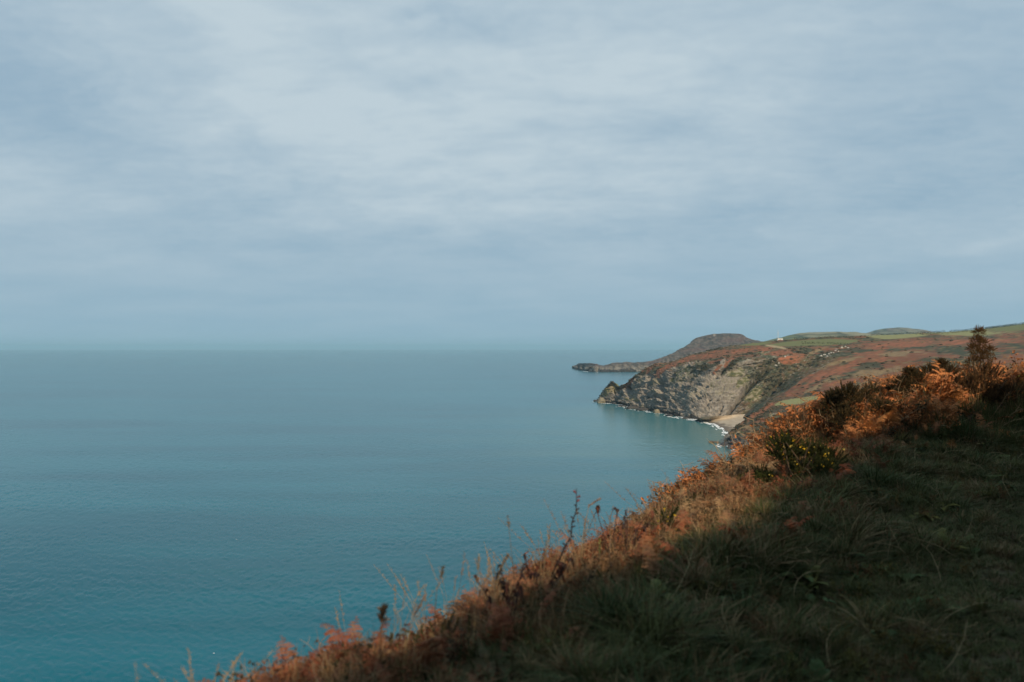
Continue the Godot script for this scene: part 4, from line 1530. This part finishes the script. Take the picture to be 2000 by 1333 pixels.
# ---------------------------------------------------------------- measured land: sections from the water line over the brow to the far side, in metres
const HEADLAND := [
	[Vector3(122.5, -6.0, -1415.7), Vector3(130.5, 0.0, -1423.7), Vector3(132.5, 2.8, -1424.8), Vector3(134.6, 5.4, -1425.8), Vector3(136.6, 7.8, -1426.9), Vector3(138.7, 9.9, -1428.0), Vector3(141.1, 12.3, -1431.6), Vector3(144.1, 14.2, -1436.0), Vector3(169.1, -3.8, -1481.0), Vector3(204.1, -8.0, -1566.0)],
	[Vector3(128.1, -6.0, -1362.5), Vector3(136.1, 0.0, -1370.5), Vector3(138.5, 6.5, -1375.9), Vector3(140.9, 12.7, -1381.2), Vector3(143.4, 18.2, -1386.6), Vector3(145.8, 23.0, -1392.0), Vector3(148.0, 26.6, -1396.5), Vector3(150.7, 29.5, -1402.0), Vector3(175.7, 11.5, -1447.0), Vector3(210.7, -8.0, -1532.0)],
	[Vector3(142.5, -6.0, -1337.3), Vector3(150.5, 0.0, -1345.3), Vector3(151.7, 4.6, -1351.5), Vector3(153.0, 9.1, -1357.7), Vector3(154.2, 13.0, -1363.8), Vector3(155.5, 16.5, -1370.0), Vector3(157.1, 19.5, -1375.4), Vector3(159.1, 21.9, -1382.0), Vector3(184.1, 3.9, -1427.0), Vector3(219.1, -8.0, -1512.0)],
	[Vector3(150.6, -6.0, -1278.3), Vector3(158.6, 0.0, -1286.3), Vector3(161.6, 8.8, -1296.0), Vector3(164.6, 17.4, -1305.7), Vector3(167.6, 24.9, -1315.3), Vector3(170.6, 31.6, -1325.0), Vector3(172.8, 35.3, -1331.8), Vector3(175.5, 38.3, -1340.0), Vector3(200.5, 20.3, -1385.0), Vector3(235.5, -8.0, -1470.0)],
	[Vector3(157.4, -6.0, -1224.3), Vector3(165.4, -0.0, -1232.3), Vector3(171.0, 12.8, -1245.5), Vector3(176.6, 25.1, -1258.6), Vector3(182.3, 36.1, -1271.8), Vector3(187.9, 45.6, -1285.0), Vector3(193.1, 51.0, -1303.0), Vector3(199.5, 55.4, -1325.0), Vector3(224.5, 37.4, -1370.0), Vector3(259.5, -8.0, -1455.0)],
	[Vector3(169.4, -6.0, -1174.6), Vector3(177.4, 0.0, -1182.6), Vector3(183.1, 14.4, -1196.9), Vector3(188.8, 28.4, -1211.3), Vector3(194.5, 40.8, -1225.6), Vector3(200.2, 51.6, -1240.0), Vector3(212.0, 56.0, -1280.5), Vector3(226.4, 59.7, -1330.0), Vector3(251.4, 41.7, -1375.0), Vector3(286.4, -8.0, -1460.0)],
	[Vector3(181.3, -6.0, -1111.4), Vector3(189.3, -0.0, -1119.4), Vector3(197.5, 16.3, -1134.5), Vector3(205.7, 32.0, -1149.7), Vector3(213.9, 45.9, -1164.8), Vector3(222.1, 58.1, -1180.0), Vector3(240.8, 65.3, -1249.8), Vector3(263.6, 71.3, -1335.0), Vector3(288.6, 53.3, -1380.0), Vector3(323.6, -8.0, -1465.0)],
	[Vector3(192.0, -6.0, -1054.6), Vector3(200.0, 0.0, -1062.6), Vector3(211.2, 17.6, -1077.5), Vector3(222.4, 34.6, -1092.3), Vector3(233.6, 49.7, -1107.2), Vector3(244.8, 62.9, -1122.0), Vector3(274.5, 73.5, -1220.1), Vector3(310.7, 82.2, -1340.0), Vector3(350.7, 74.2, -1460.0), Vector3(410.7, 37.2, -1640.0)],
	[Vector3(210.4, -6.0, -1032.0), Vector3(218.4, 0.0, -1040.0), Vector3(232.8, 18.7, -1058.0), Vector3(247.2, 36.7, -1076.0), Vector3(261.6, 52.7, -1094.0), Vector3(276.0, 66.7, -1112.0), Vector3(320.0, 78.9, -1228.1), Vector3(373.7, 89.0, -1370.0), Vector3(413.7, 81.0, -1490.0), Vector3(473.7, 44.0, -1670.0)],
	[Vector3(225.8, -6.0, -1024.7), Vector3(233.8, -0.0, -1032.7), Vector3(256.9, 20.3, -1056.5), Vector3(280.0, 39.9, -1080.3), Vector3(303.1, 57.4, -1104.2), Vector3(326.2, 72.6, -1128.0), Vector3(391.5, 85.3, -1268.4), Vector3(471.4, 95.7, -1440.0), Vector3(511.4, 87.7, -1560.0), Vector3(571.4, 50.7, -1740.0)],
	[Vector3(241.6, -6.0, -1032.0), Vector3(249.6, 0.0, -1040.0), Vector3(279.0, 18.1, -1065.0), Vector3(308.3, 36.3, -1090.0), Vector3(337.6, 54.4, -1115.0), Vector3(366.9, 72.5, -1140.0), Vector3(454.4, 87.2, -1288.5), Vector3(561.4, 99.2, -1470.0), Vector3(601.4, 91.2, -1590.0), Vector3(661.4, 54.2, -1770.0)],
	[Vector3(253.9, 8.5, -992.0), Vector3(261.9, 14.5, -1000.0), Vector3(296.5, 29.1, -1030.0), Vector3(331.0, 43.6, -1060.0), Vector3(365.6, 58.1, -1090.0), Vector3(400.2, 72.7, -1120.0), Vector3(514.9, 89.5, -1300.0), Vector3(655.1, 103.2, -1520.0), Vector3(695.1, 95.2, -1640.0), Vector3(755.1, 58.2, -1820.0)],
	[Vector3(276.1, 13.1, -922.0), Vector3(284.1, 19.1, -930.0), Vector3(325.6, 32.6, -968.8), Vector3(367.0, 46.0, -1007.5), Vector3(408.4, 59.5, -1046.2), Vector3(449.9, 72.9, -1085.0), Vector3(600.9, 93.6, -1316.8), Vector3(785.6, 110.6, -1600.0), Vector3(825.6, 102.6, -1720.0), Vector3(885.6, 65.6, -1900.0)],
	[Vector3(325.9, 18.4, -842.0), Vector3(333.9, 24.4, -850.0), Vector3(375.2, 36.3, -897.5), Vector3(416.6, 48.2, -945.0), Vector3(457.9, 60.1, -992.5), Vector3(499.3, 72.1, -1040.0), Vector3(708.5, 101.6, -1359.5), Vector3(964.3, 125.8, -1750.0), Vector3(1004.3, 117.8, -1870.0), Vector3(1064.3, 80.8, -2050.0)],
	[Vector3(396.3, 22.9, -772.0), Vector3(404.3, 28.9, -780.0), Vector3(447.8, 39.8, -835.0), Vector3(491.3, 50.6, -890.0), Vector3(534.8, 61.5, -945.0), Vector3(578.3, 72.4, -1000.0), Vector3(863.1, 114.3, -1382.5), Vector3(1211.1, 148.6, -1850.0), Vector3(1251.1, 140.6, -1970.0), Vector3(1311.1, 103.6, -2150.0)],
]
const HEADLAND_ZONES := [
	[6.180, 4.515, 1.242, 0.390, 2.603, -3.210, 1],
	[6.828, 4.572, 1.704, 0.679, 3.142, -2.388, 1],
	[7.623, 4.495, 1.368, 0.792, 3.972, -1.336, 1],
	[8.874, 3.416, 1.841, 0.043, -1.219, -1.272, 1],
	[9.022, 3.843, 1.872, 0.929, -0.036, -1.597, 1],
	[9.287, 4.220, 1.332, 0.671, 0.314, -1.994, 1],
	[10.573, 2.853, 2.054, 1.918, 0.951, -1.003, 1],
	[9.450, 5.053, 2.461, 1.726, 0.089, -3.102, 1],
	[8.122, 5.492, 1.955, 0.680, 0.203, -4.274, 1],
	[6.589, 6.817, 1.874, 0.370, -0.642, -0.836, 1],
	[10.391, 4.714, 1.813, 1.862, 4.521, -0.127, 1],
	[11.684, 2.051, 4.340, 2.566, 3.708, -3.812, 1],
	[11.815, 4.125, 3.472, 1.318, 1.485, -2.353, 1],
	[12.163, 2.267, 3.968, 1.957, 6.113, -1.268, 1],
	[10.783, 5.334, 2.481, 2.449, 3.095, -3.509, 1],
	[9.879, 2.651, 3.045, 0.278, -1.030, -1.774, 1],
	[8.454, 3.185, 4.392, -0.759, -1.569, -1.244, 2],
	[9.384, 2.476, 1.751, -0.087, -0.854, -2.016, 2],
	[8.056, 3.902, 2.317, 1.178, 1.975, -1.181, 2],
	[8.492, 5.297, 2.769, 0.956, -1.928, -3.611, 2],
	[5.830, 4.214, 2.088, 0.954, 3.497, -1.357, 2],
	[9.634, 3.221, 4.160, 0.419, -0.673, -1.379, 1],
	[5.023, 5.166, 1.145, 0.304, 1.569, -1.117, 0],
	[5.733, 6.169, 1.317, 0.253, 0.438, -1.807, 0],
	[6.668, 6.028, 1.553, 0.340, 0.363, -1.838, 0],
	[7.543, 5.952, 1.580, 0.477, -0.135, -2.486, 0],
	[8.281, 5.763, 3.311, 1.018, -2.156, -3.694, 0],
	[7.484, 4.970, 3.073, 1.900, 9.702, -2.218, 0],
	[7.173, 4.321, 3.461, 2.091, 11.714, -3.518, 0],
	[9.426, 4.672, 1.896, 1.252, 1.353, -2.409, 0],
	[8.953, 5.097, 2.359, 1.126, -1.229, -4.577, 0],
	[11.507, 3.525, 1.631, 1.012, 3.515, 0.176, 0],
	[11.491, 4.770, 1.762, 0.866, 1.509, -1.817, 0],
	[11.036, 2.658, 1.519, 1.302, 7.946, 1.196, 0],
	[11.224, 3.001, 1.959, 1.455, 7.425, 0.554, 0],
	[11.242, 1.908, 2.222, 2.120, 10.093, 1.323, 0],
	[11.647, 5.657, 1.279, 0.876, 0.251, -3.415, 0],
	[11.828, 4.615, 4.310, 1.628, 0.182, -3.928, 0],
	[12.647, 5.613, 1.340, 0.882, -0.412, -6.136, 0],
	[11.984, 2.883, 3.622, 1.880, 6.493, -1.382, 0],
	[11.156, 1.270, 1.858, 1.943, 9.281, 2.137, 0],
	[11.569, 2.766, 2.432, 1.548, 6.902, -0.640, 3],
	[12.058, 3.526, 2.292, 1.027, 2.499, -2.136, 3],
	[11.149, 4.352, 1.729, 0.764, 4.410, -2.768, 3],
	[9.863, 5.354, 3.093, 2.969, 7.471, -1.044, 3],
	[11.960, 5.064, 2.803, 1.846, 2.041, -5.050, 3],
	[9.223, 6.138, 0.921, 0.486, -0.091, -2.430, 4],
	[7.769, 6.682, 2.452, 0.637, -0.535, -4.070, 4],
	[8.492, 5.918, 3.670, 1.071, -11.145, -9.618, 6],
	[10.682, 6.734, 1.467, 0.889, -0.202, -1.902, 5],
	[12.099, 6.702, 1.131, 0.585, -0.613, -1.715, 5],
	[12.811, 6.808, 2.102, 0.593, -0.378, -1.423, 4],
]
const GULLIES := [
	[4.014, 1.236, 4.331, 4.831, 5.0, 9.0],
	[3.695, 1.099, 3.534, 2.575, 3.0, 5.0],
	[5.562, 1.340, 4.924, 3.946, 3.2, 7.0],
	[5.688, 1.131, 5.911, 2.288, 2.5, 6.0],
	[6.911, 2.327, 7.158, 3.512, 3.0, 7.0],
	[7.158, 3.512, 7.570, 4.682, 3.0, 6.0],
	[8.991, 1.137, 8.891, 2.371, 4.0, 9.0],
	[8.891, 2.371, 9.022, 3.843, 5.0, 8.0],
	[6.419, 2.866, 6.499, 4.084, 2.0, 4.0],
	[10.212, 2.282, 9.808, 3.571, 3.0, 6.0],
	[3.015, 2.429, 2.649, 5.200, 5.0, 9.0],
	[1.926, 3.118, 1.489, 5.200, 2.5, 5.0],
	[6.417, 1.508, 6.702, 1.853, 2.5, 5.0],
	[4.507, 1.329, 4.516, 2.441, 2.0, 4.0],
	[8.274, 1.309, 8.330, 1.744, 2.0, 4.0],
	[5.873, 2.475, 6.369, 3.750, 2.0, 4.0],
	[7.521, 1.621, 7.480, 2.361, 2.0, 4.0],
]
const OUTCROP := [Vector2(10.385, 4.820), Vector2(10.415, 4.891), Vector2(10.567, 4.779), Vector2(10.505, 4.963), Vector2(10.504, 5.037), Vector2(10.549, 5.074), Vector2(10.467, 5.224), Vector2(10.396, 5.342), Vector2(10.618, 5.149), Vector2(10.444, 5.462), Vector2(10.463, 5.503), Vector2(10.607, 5.416), Vector2(9.184, 4.243), Vector2(9.164, 4.060), Vector2(9.163, 4.736)]
const FLECKS := [Vector2(7.191, 5.331), Vector2(7.334, 5.810), Vector2(7.738, 5.310), Vector2(7.794, 3.883), Vector2(8.520, 4.844), Vector2(8.752, 4.536), Vector2(9.782, 4.542), Vector2(11.302, 5.243), Vector2(11.442, 5.136), Vector2(8.584, 4.400)]
const SPUR := [
	[Vector3(172.4, -5.0, -772.0), Vector3(177.4, 0.0, -780.0), Vector3(179.0, 3.4, -783.5), Vector3(180.5, 5.3, -787.0), Vector3(181.9, 5.4, -790.0), Vector3(184.1, 7.2, -795.6), Vector3(186.3, 7.3, -801.2), Vector3(188.2, 7.0, -806.0), Vector3(203.2, 1.0, -846.0), Vector3(218.2, -4.0, -916.0)],
	[Vector3(173.0, -5.0, -740.2), Vector3(178.0, 0.0, -748.2), Vector3(180.4, 4.1, -753.7), Vector3(182.9, 6.7, -759.2), Vector3(185.1, 7.5, -764.0), Vector3(194.6, 11.7, -794.1), Vector3(204.2, 14.2, -824.2), Vector3(212.4, 16.0, -850.0), Vector3(227.4, 10.0, -890.0), Vector3(242.4, -4.0, -960.0)],
	[Vector3(175.4, -5.0, -710.8), Vector3(180.4, 0.0, -718.8), Vector3(184.0, 4.4, -725.5), Vector3(187.7, 7.3, -732.2), Vector3(190.8, 8.3, -738.0), Vector3(206.0, 15.0, -787.7), Vector3(221.3, 20.0, -837.4), Vector3(234.3, 23.8, -880.0), Vector3(249.3, 17.8, -920.0), Vector3(264.3, -4.0, -990.0)],
	[Vector3(174.4, -5.0, -649.6), Vector3(179.4, 0.0, -657.6), Vector3(185.6, 5.5, -668.9), Vector3(191.9, 9.5, -680.3), Vector3(197.3, 11.5, -690.0), Vector3(219.6, 19.0, -775.8), Vector3(242.0, 24.9, -861.5), Vector3(261.2, 29.5, -935.0), Vector3(276.2, 23.5, -975.0), Vector3(291.2, -4.0, -1045.0)],
	[Vector3(170.7, -5.0, -567.1), Vector3(175.7, 0.0, -575.1), Vector3(186.3, 6.3, -597.8), Vector3(196.9, 11.1, -620.5), Vector3(206.0, 13.7, -640.0), Vector3(234.4, 20.8, -745.0), Vector3(262.8, 26.4, -850.0), Vector3(287.2, 30.8, -940.0), Vector3(302.2, 24.8, -980.0), Vector3(317.2, -4.0, -1050.0)],
	[Vector3(165.7, -5.0, -480.8), Vector3(170.7, -0.0, -488.8), Vector3(187.7, 6.6, -527.7), Vector3(204.7, 11.7, -566.6), Vector3(219.3, 14.5, -600.0), Vector3(254.1, 22.1, -722.5), Vector3(288.9, 28.1, -845.0), Vector3(318.7, 32.8, -950.0), Vector3(333.7, 26.8, -990.0), Vector3(348.7, -4.0, -1060.0)],
	[Vector3(150.8, -5.0, -377.9), Vector3(155.8, 0.0, -385.9), Vector3(183.6, 6.0, -446.8), Vector3(211.4, 10.5, -507.8), Vector3(235.2, 12.8, -560.0), Vector3(281.2, 22.1, -700.0), Vector3(327.2, 29.8, -840.0), Vector3(366.6, 36.0, -960.0), Vector3(381.6, 30.0, -1000.0), Vector3(396.6, -4.0, -1070.0)],
	[Vector3(133.5, -5.0, -274.0), Vector3(138.5, 0.0, -282.0), Vector3(181.7, 6.6, -358.3), Vector3(224.8, 11.7, -434.6), Vector3(261.9, 14.5, -500.0), Vector3(327.6, 24.8, -664.5), Vector3(393.4, 33.4, -829.0), Vector3(449.8, 40.3, -970.0), Vector3(464.8, 34.3, -1010.0), Vector3(479.8, -4.0, -1080.0)],
]
const SPUR_ZONES := [
	[2.562, 4.893, 0.509, -0.004, -0.157, -0.711, 1],
	[1.312, 6.479, 1.276, 0.351, 0.469, -1.328, 0],
	[1.962, 5.351, 1.707, 0.625, 0.676, -3.426, 0],
	[2.567, 6.346, 1.904, 0.789, 0.931, -4.273, 0],
	[0.775, 4.443, 1.541, 0.277, -0.504, -2.185, 2],
	[2.115, 4.277, 2.549, 0.310, 0.150, -5.628, 2],
	[1.190, 5.085, 1.766, 0.336, -1.543, -3.030, 3],
	[3.343, 4.647, 2.085, 0.213, 2.314, -4.500, 0],
	[2.930, 4.060, 1.552, 0.463, 4.056, -3.115, 3],
	[3.880, 6.483, 1.083, -0.082, 1.046, -3.547, 5],
	[3.972, 6.024, 0.803, -0.117, -0.681, -8.066, 1],
	[2.833, 5.451, 1.793, -0.123, -1.432, -4.417, 2],
]
const FAR_HEADLAND := [
	[Vector3(224.1, -8.0, -3740.0), Vector3(244.1, 0.0, -3760.0), Vector3(246.6, 1.6, -3775.9), Vector3(251.2, 4.7, -3804.2), Vector3(255.4, 6.4, -3830.6), Vector3(258.2, 5.5, -3848.3), Vector3(278.2, -4.5, -3928.3), Vector3(288.2, -8.0, -4148.3)],
	[Vector3(225.5, -8.0, -3312.7), Vector3(245.5, 0.0, -3332.7), Vector3(246.9, 7.1, -3352.8), Vector3(249.6, 13.8, -3388.4), Vector3(252.0, 20.9, -3421.8), Vector3(253.7, 23.6, -3444.1), Vector3(273.7, 13.6, -3524.1), Vector3(283.7, -8.0, -3744.1)],
	[Vector3(252.3, -8.0, -3100.0), Vector3(272.3, 0.0, -3120.0), Vector3(274.0, 7.4, -3138.9), Vector3(276.9, 14.3, -3172.6), Vector3(279.7, 21.7, -3204.1), Vector3(281.5, 24.6, -3225.1), Vector3(301.5, 14.6, -3305.1), Vector3(311.5, -8.0, -3525.1)],
	[Vector3(283.0, -8.0, -3100.0), Vector3(303.0, 0.0, -3120.0), Vector3(304.6, 6.1, -3137.0), Vector3(307.6, 12.2, -3167.3), Vector3(310.3, 18.3, -3195.7), Vector3(312.2, 20.4, -3214.6), Vector3(332.2, 10.4, -3294.6), Vector3(342.2, -8.0, -3514.6)],
	[Vector3(323.8, -8.0, -3100.0), Vector3(343.8, 0.0, -3120.0), Vector3(346.8, 8.9, -3141.2), Vector3(352.1, 16.8, -3178.8), Vector3(357.0, 25.7, -3214.2), Vector3(360.3, 29.7, -3237.7), Vector3(380.3, 19.7, -3317.7), Vector3(390.3, -8.0, -3537.7)],
	[Vector3(380.0, -8.0, -3100.0), Vector3(400.0, 0.0, -3120.0), Vector3(404.4, 9.2, -3141.6), Vector3(412.1, 17.3, -3179.9), Vector3(419.4, 26.4, -3215.8), Vector3(424.2, 30.5, -3239.8), Vector3(444.2, 20.5, -3319.8), Vector3(454.2, -8.0, -3539.8)],
	[Vector3(435.7, -8.0, -3167.8), Vector3(455.7, 0.0, -3187.8), Vector3(458.8, 9.4, -3210.1), Vector3(464.5, 17.6, -3249.8), Vector3(469.8, 27.0, -3287.0), Vector3(473.4, 31.2, -3311.8), Vector3(493.4, 21.2, -3391.8), Vector3(503.4, -8.0, -3611.8)],
	[Vector3(487.8, -8.0, -3167.8), Vector3(507.8, 0.0, -3187.8), Vector3(510.5, 12.5, -3214.7), Vector3(515.2, 22.9, -3262.4), Vector3(519.6, 35.4, -3307.2), Vector3(522.5, 41.8, -3337.0), Vector3(542.5, 31.8, -3417.0), Vector3(552.5, -8.0, -3637.0)],
	[Vector3(553.9, -8.0, -3167.8), Vector3(573.9, 0.0, -3187.8), Vector3(577.3, 12.1, -3225.3), Vector3(583.4, 27.5, -3291.8), Vector3(589.0, 52.6, -3354.2), Vector3(592.8, 67.0, -3395.8), Vector3(612.8, 57.0, -3475.8), Vector3(622.8, -8.0, -3695.8)],
	[Vector3(597.4, -8.0, -3167.8), Vector3(617.4, 0.0, -3187.8), Vector3(623.4, 16.9, -3236.2), Vector3(634.0, 41.1, -3322.3), Vector3(644.0, 74.3, -3402.9), Vector3(650.6, 94.1, -3456.7), Vector3(670.6, 84.1, -3536.7), Vector3(680.6, -8.0, -3756.7)],
	[Vector3(616.5, -8.0, -3167.8), Vector3(636.5, 0.0, -3187.8), Vector3(644.5, 20.2, -3243.4), Vector3(658.8, 50.2, -3342.2), Vector3(672.1, 88.9, -3434.9), Vector3(681.0, 112.4, -3496.6), Vector3(701.0, 102.4, -3576.6), Vector3(711.0, -8.0, -3796.6)],
	[Vector3(630.4, -8.0, -3167.8), Vector3(650.4, 0.0, -3187.8), Vector3(659.6, 21.5, -3246.1), Vector3(675.8, 53.6, -3349.6), Vector3(691.0, 94.4, -3446.6), Vector3(701.1, 119.3, -3511.3), Vector3(721.1, 109.3, -3591.3), Vector3(731.1, -8.0, -3811.3)],
	[Vector3(667.0, -8.0, -3167.8), Vector3(687.0, 0.0, -3187.8), Vector3(697.7, 22.9, -3249.1), Vector3(716.9, 57.6, -3358.0), Vector3(734.8, 100.7, -3460.1), Vector3(746.8, 127.2, -3528.1), Vector3(766.8, 117.2, -3608.1), Vector3(776.8, -8.0, -3828.1)],
	[Vector3(701.7, -8.0, -3167.8), Vector3(721.7, 0.0, -3187.8), Vector3(733.4, 23.4, -3250.2), Vector3(754.2, 59.1, -3361.1), Vector3(773.7, 103.1, -3465.1), Vector3(786.7, 130.1, -3534.4), Vector3(806.7, 120.1, -3614.4), Vector3(816.7, -8.0, -3834.4)],
	[Vector3(753.9, -8.0, -3167.8), Vector3(773.9, 0.0, -3187.8), Vector3(788.0, 23.4, -3250.2), Vector3(813.1, 59.1, -3361.1), Vector3(836.6, 103.1, -3465.1), Vector3(852.3, 130.1, -3534.4), Vector3(872.3, 120.1, -3614.4), Vector3(882.3, -8.0, -3834.4)],
	[Vector3(797.4, -8.0, -3167.8), Vector3(817.4, 0.0, -3187.8), Vector3(829.9, 19.5, -3241.9), Vector3(852.1, 48.3, -3338.0), Vector3(872.9, 85.8, -3428.1), Vector3(886.8, 108.5, -3488.2), Vector3(906.8, 98.5, -3568.2), Vector3(916.8, -8.0, -3788.2)],
	[Vector3(867.0, -8.0, -3167.8), Vector3(887.0, 0.0, -3187.8), Vector3(899.2, 17.8, -3238.1), Vector3(921.1, 43.5, -3327.5), Vector3(941.6, 78.1, -3411.3), Vector3(955.2, 98.9, -3467.2), Vector3(975.2, 88.9, -3547.2), Vector3(985.2, -8.0, -3767.2)],
]
const HILL_NEAR := [
	[Vector3(768.1, 62.5, -3200.0), Vector3(864.2, 81.8, -3600.0), Vector3(921.8, 90.0, -3840.0), Vector3(960.2, 93.1, -4000.0), Vector3(960.2, 73.1, -4200.0), Vector3(960.2, 0.0, -5200.0)],
	[Vector3(820.5, 62.5, -3200.0), Vector3(923.1, 87.3, -3600.0), Vector3(984.6, 98.7, -3840.0), Vector3(1025.6, 104.0, -4000.0), Vector3(1025.6, 84.0, -4200.0), Vector3(1025.6, 0.0, -5200.0)],
	[Vector3(872.9, 62.5, -3200.0), Vector3(982.0, 90.5, -3600.0), Vector3(1047.5, 103.9, -3840.0), Vector3(1091.1, 110.6, -4000.0), Vector3(1091.1, 90.6, -4200.0), Vector3(1091.1, 0.0, -5200.0)],
	[Vector3(925.3, 62.5, -3200.0), Vector3(1040.9, 98.7, -3600.0), Vector3(1110.3, 117.0, -3840.0), Vector3(1156.6, 126.9, -4000.0), Vector3(1156.6, 106.9, -4200.0), Vector3(1156.6, 0.0, -5200.0)],
	[Vector3(977.6, 62.5, -3200.0), Vector3(1099.8, 105.3, -3600.0), Vector3(1173.2, 127.5, -3840.0), Vector3(1222.0, 140.0, -4000.0), Vector3(1222.0, 120.0, -4200.0), Vector3(1222.0, 0.0, -5200.0)],
	[Vector3(1047.5, 62.5, -3200.0), Vector3(1178.4, 109.1, -3600.0), Vector3(1257.0, 133.6, -3840.0), Vector3(1309.3, 147.6, -4000.0), Vector3(1309.3, 127.6, -4200.0), Vector3(1309.3, 0.0, -5200.0)],
	[Vector3(1117.3, 62.5, -3200.0), Vector3(1257.0, 109.6, -3600.0), Vector3(1340.8, 134.5, -3840.0), Vector3(1396.6, 148.7, -4000.0), Vector3(1396.6, 128.7, -4200.0), Vector3(1396.6, 0.0, -5200.0)],
	[Vector3(1204.6, 62.5, -3200.0), Vector3(1355.2, 106.9, -3600.0), Vector3(1445.5, 130.1, -3840.0), Vector3(1505.7, 143.3, -4000.0), Vector3(1505.7, 123.3, -4200.0), Vector3(1505.7, 0.0, -5200.0)],
	[Vector3(1274.4, 62.5, -3200.0), Vector3(1433.7, 102.5, -3600.0), Vector3(1529.3, 123.2, -3840.0), Vector3(1593.0, 134.6, -4000.0), Vector3(1593.0, 114.6, -4200.0), Vector3(1593.0, 0.0, -5200.0)],
	[Vector3(1361.7, 62.5, -3200.0), Vector3(1531.9, 94.9, -3600.0), Vector3(1634.0, 110.9, -3840.0), Vector3(1702.1, 119.3, -4000.0), Vector3(1702.1, 99.3, -4200.0), Vector3(1702.1, 0.0, -5200.0)],
	[Vector3(1449.0, 62.5, -3200.0), Vector3(1630.1, 86.2, -3600.0), Vector3(1738.8, 97.0, -3840.0), Vector3(1811.2, 101.8, -4000.0), Vector3(1811.2, 81.8, -4200.0), Vector3(1811.2, 0.0, -5200.0)],
]
const HILL_FAR := [
	[Vector3(1872.3, 51.6, -5200.0), Vector3(2106.4, 101.7, -5850.0), Vector3(2246.8, 128.4, -6240.0), Vector3(2340.4, 143.8, -6500.0), Vector3(2340.4, 123.8, -6825.0), Vector3(2340.4, 0.0, -8450.0)],
	[Vector3(1957.4, 51.6, -5200.0), Vector3(2202.1, 115.9, -5850.0), Vector3(2348.9, 151.1, -6240.0), Vector3(2446.8, 172.2, -6500.0), Vector3(2446.8, 152.2, -6825.0), Vector3(2446.8, 0.0, -8450.0)],
	[Vector3(2042.6, 51.6, -5200.0), Vector3(2297.9, 130.1, -5850.0), Vector3(2451.1, 173.8, -6240.0), Vector3(2553.2, 200.6, -6500.0), Vector3(2553.2, 180.6, -6825.0), Vector3(2553.2, 0.0, -8450.0)],
	[Vector3(2141.8, 51.6, -5200.0), Vector3(2409.6, 139.0, -5850.0), Vector3(2570.2, 188.0, -6240.0), Vector3(2677.3, 218.3, -6500.0), Vector3(2677.3, 198.3, -6825.0), Vector3(2677.3, 0.0, -8450.0)],
	[Vector3(2241.1, 51.6, -5200.0), Vector3(2521.3, 135.4, -5850.0), Vector3(2689.4, 182.3, -6240.0), Vector3(2801.4, 211.2, -6500.0), Vector3(2801.4, 191.2, -6825.0), Vector3(2801.4, 0.0, -8450.0)],
	[Vector3(2354.6, 51.6, -5200.0), Vector3(2648.9, 123.0, -5850.0), Vector3(2825.5, 162.4, -6240.0), Vector3(2943.3, 186.4, -6500.0), Vector3(2943.3, 166.4, -6825.0), Vector3(2943.3, 0.0, -8450.0)],
	[Vector3(2468.1, 51.6, -5200.0), Vector3(2776.6, 112.4, -5850.0), Vector3(2961.7, 145.4, -6240.0), Vector3(3085.1, 165.1, -6500.0), Vector3(3085.1, 145.1, -6825.0), Vector3(3085.1, 0.0, -8450.0)],
	[Vector3(2609.9, 51.6, -5200.0), Vector3(2936.2, 98.2, -5850.0), Vector3(3131.9, 122.7, -6240.0), Vector3(3262.4, 136.7, -6500.0), Vector3(3262.4, 116.7, -6825.0), Vector3(3262.4, 0.0, -8450.0)],
]
const BEACH := [
	[Vector3(200.5, -1.8, -1040.9), Vector3(200.7, -0.0, -1036.3), Vector3(201.3, 2.2, -1021.1), Vector3(201.9, 4.0, -1005.8), Vector3(202.3, 7.2, -996.7)],
	[Vector3(207.4, -1.8, -1028.4), Vector3(208.1, 0.0, -1025.5), Vector3(210.5, 2.2, -1015.6), Vector3(212.9, 4.0, -1005.8), Vector3(214.3, 7.2, -999.9)],
	[Vector3(209.4, -1.8, -1003.6), Vector3(211.5, 0.0, -1004.4), Vector3(218.7, 2.2, -1006.9), Vector3(225.8, 4.0, -1009.5), Vector3(230.1, 7.2, -1011.0)],
	[Vector3(207.1, -1.8, -964.3), Vector3(211.9, 0.0, -971.1), Vector3(228.0, 2.2, -994.0), Vector3(244.1, 4.0, -1016.8), Vector3(253.7, 7.2, -1030.6)],
	[Vector3(201.2, -1.8, -918.1), Vector3(208.6, 0.0, -928.1), Vector3(233.2, 2.2, -961.6), Vector3(257.9, 4.0, -995.1), Vector3(272.6, 7.2, -1015.1)],
	[Vector3(196.8, -1.8, -875.0), Vector3(203.1, 0.0, -878.1), Vector3(224.1, 2.2, -888.4), Vector3(245.2, 4.0, -898.8), Vector3(257.8, 7.2, -905.0)],
	[Vector3(192.3, -1.8, -835.2), Vector3(196.4, 0.0, -833.2), Vector3(209.9, 2.2, -826.3), Vector3(223.5, 4.0, -819.5), Vector3(231.7, 7.2, -815.3)],
]
const MAST_AT := Vector3(442.6, 93.2, -1560.0)
const HUT_AT := Vector3(445.1, 92.8, -1560.0)
const CAIRN_AT := Vector3(745.6, 127.2, -3460.0)
const SKERRY := Vector3(170.4, 0.0, -790.5)
